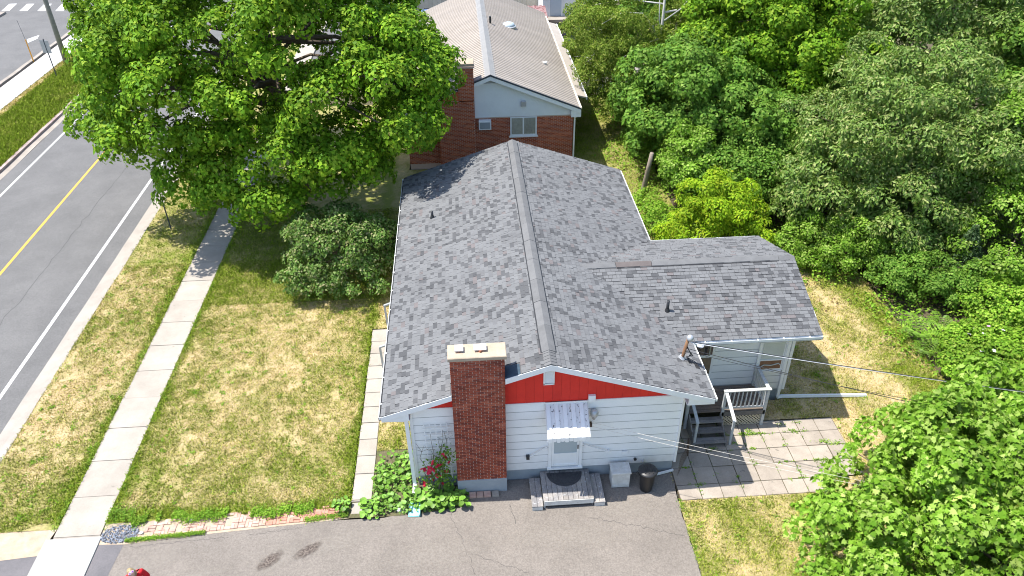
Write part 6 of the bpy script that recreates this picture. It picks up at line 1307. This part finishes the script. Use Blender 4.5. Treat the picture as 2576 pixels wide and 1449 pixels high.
# foreground maple
tree('maple_tree', 'foreground maple with large pale leaves at the lower right corner', 'tree', (15.6, -5.2, 0),
     [(15.8, -5.3, 3.2, 3.7, 3.3, 2.7), (12.9, -5.8, 2.4, 2.1, 2.1, 1.8), (17.9, -2.5, 2.7, 2.8, 2.2, 2.1), (14.6, -3.4, 2.1, 1.6, 1.4, 1.4), (20, -4.5, 3.0, 2.8, 2.8, 2.4)], 200, .78, 24, 20, .24, .155, MAPL, 'lf_fore', 119, r0=.2, nl=20, low=-.55, rnd=.55, shell=.15,
     extra=[(11.5, -2.9, 1.7, .22), (10.9, -3.2, 1.8, .22), (10.45, -3.9, 1.9, .25), (12.0, -2.2, 1.6, .22), (12.6, -1.4, 1.4, .22), (14.4, .1, 1.4, .25), (15.6, .6, 1.5, .25), (13.4, -1.0, 1.5, .25), (11.2, -3.3, 1.9, .35), (11.0, -3.9, 2.0, .4), (12.3, -2.0, 1.7, .35), (12.9, -1.5, 1.6, .4), (13.9, -.5, 1.6, .35), (15.0, .1, 1.7, .4), (10.6, -4.7, 2.1, .45), (10.3, -5.6, 2.2, .5), (11.6, -2.7, 2.1, .3), (16.2, .4, 1.9, .45)])
# dead leaning post
tag(MB().tube([(10.90, 17.9, -.1), (10.96, 17.8, 1.0), (11.04, 17.65, 2.0), (11.12, 17.5, 3.0)], [.14, .13, .115, .10], 9).build('dead_post', M['deadwood'], smooth=True), 'leaning dead wooden post standing at the edge of the wood', 'post')
# ferns
def fern(x, y, s, label, seed):
    root = empty('fern', (x, y, 0), label, 'fern', 'ferns at the wood edge'); r = random.Random(seed)
    for k in range(13):
        a = 2*math.pi*k/13+r.uniform(-.2, .2); L = s*r.uniform(.75, 1.1); b = MB()
        b.tube([(x+L*t*.85*math.cos(a), y+L*t*.85*math.sin(a), L*(.75*t*(1.35-t)*1.6)) for t in [q/10 for q in range(11)]], .006, 4)
        for q in range(11):
            t = q/10; rad = L*(t*.85); z = L*(.75*t*(1.35-t)*1.6); p = V3((x+rad*math.cos(a), y+rad*math.sin(a), z)); sd_ = V3((-math.sin(a), math.cos(a), 0)); wl = .20*L*math.sin(math.pi*min(1, t*.92+.08))+.01; fw = V3((math.cos(a), math.sin(a), 0))*L*.05
            for s_ in (-1, 1): b.add([p, p+sd_*s_*wl*.5+fw*.9+V3((0, 0, .01)), p+sd_*s_*wl+fw*.3-V3((0, 0, .03)), p+sd_*s_*wl*.5-fw*.5], [(0, 1, 2), (0, 2, 3)])
        b.build('frond', M['lf_fern'], root)
fern(19.4, 6.0, 1.15, 'largest fern clump at the lawn edge', 1); fern(20.2, 5.2, .95, 'fern right of the largest clump', 2); fern(19.2, 5.0, .8, 'small fern in front of the largest clump', 3); fern(20.6, 6.4, .9, 'fern behind the largest clump near the shrub', 4)
# wild flowers
wf = MB()
for k in range(6): t = 2*math.pi*k/6; wf.add([(0, 0, 0), (.045*math.cos(t-.4), .045*math.sin(t-.4), .01), (.06*math.cos(t), .06*math.sin(t), .0), (.045*math.cos(t+.4), .045*math.sin(t+.4), .01)], [(0, 1, 2), (0, 2, 3)])
MB_ = {}
for mm in ('pink', 'whiteflower'):
    me = bpy.data.meshes.new('petals'); me.from_pydata(wf.v, [], wf.f); me.materials.append(M[mm]); MB_[mm] = me
rs = bpy.data.objects['raspberry_shrub']; r = random.Random(8)
for (x, y, z, mm) in ((20.6, 4.9, 1.0, 'whiteflower'), (20.9, 5.1, 1.05, 'whiteflower'), (21.2, 5.0, 1.1, 'whiteflower'), (21.0, 4.7, 1.15, 'whiteflower'), (21.9, 4.9, 1.1, 'whiteflower'), (20.8, 3.7, 1.15, 'whiteflower'), (20.2, 3.3, .95, 'pink'), (21.6, 5.3, 1.0, 'pink'), (20.5, 3.9, 1.0, 'whiteflower')):
    o = link('flower', MB_[mm], None, rs, V3((x, y, z))-rs.location); o.rotation_euler = (r.uniform(-.2, .6), r.uniform(-.4, .4), r.uniform(0, 6)); o.scale = [1.25]*3
# undergrowth in the wood
def f_under(g, n):
    x = g.uniform(9, 30, n); y = g.uniform(0.5, 34, n)
    edge = np.where(y > 13, 10.6+.6*np.sin(y), np.where(y > 9.8, 16.6-(y-9.8)*1.6, 18.3+.3*np.sin(y*2)))
    k = (x > edge+g.normal(0, .25, n)) & ~((x < 14.2) & (y < 10)) & (fbm(x, y, .9, 13) > .38); x, y = x[k], y[k]
    return np.stack([x, y, g.uniform(0, .5, len(x))*fbm(x, y, .7, 4)*1.6], -1)
leafscatter('undergrowth', 'low green undergrowth on the ground of the wood', 'undergrowth', f_under, 60000, 61, .13, 'lf_weed')
def f_litter(g, n):
    x = g.uniform(10.5, 24, n); y = g.uniform(8, 26, n); return np.stack([x, y, g.uniform(-.12, .02, n)], -1)
leafscatter('leaf_litter', 'brown dead leaves on the ground under the trees', 'leaf litter', f_litter, 9000, 62, .12, 'litter')
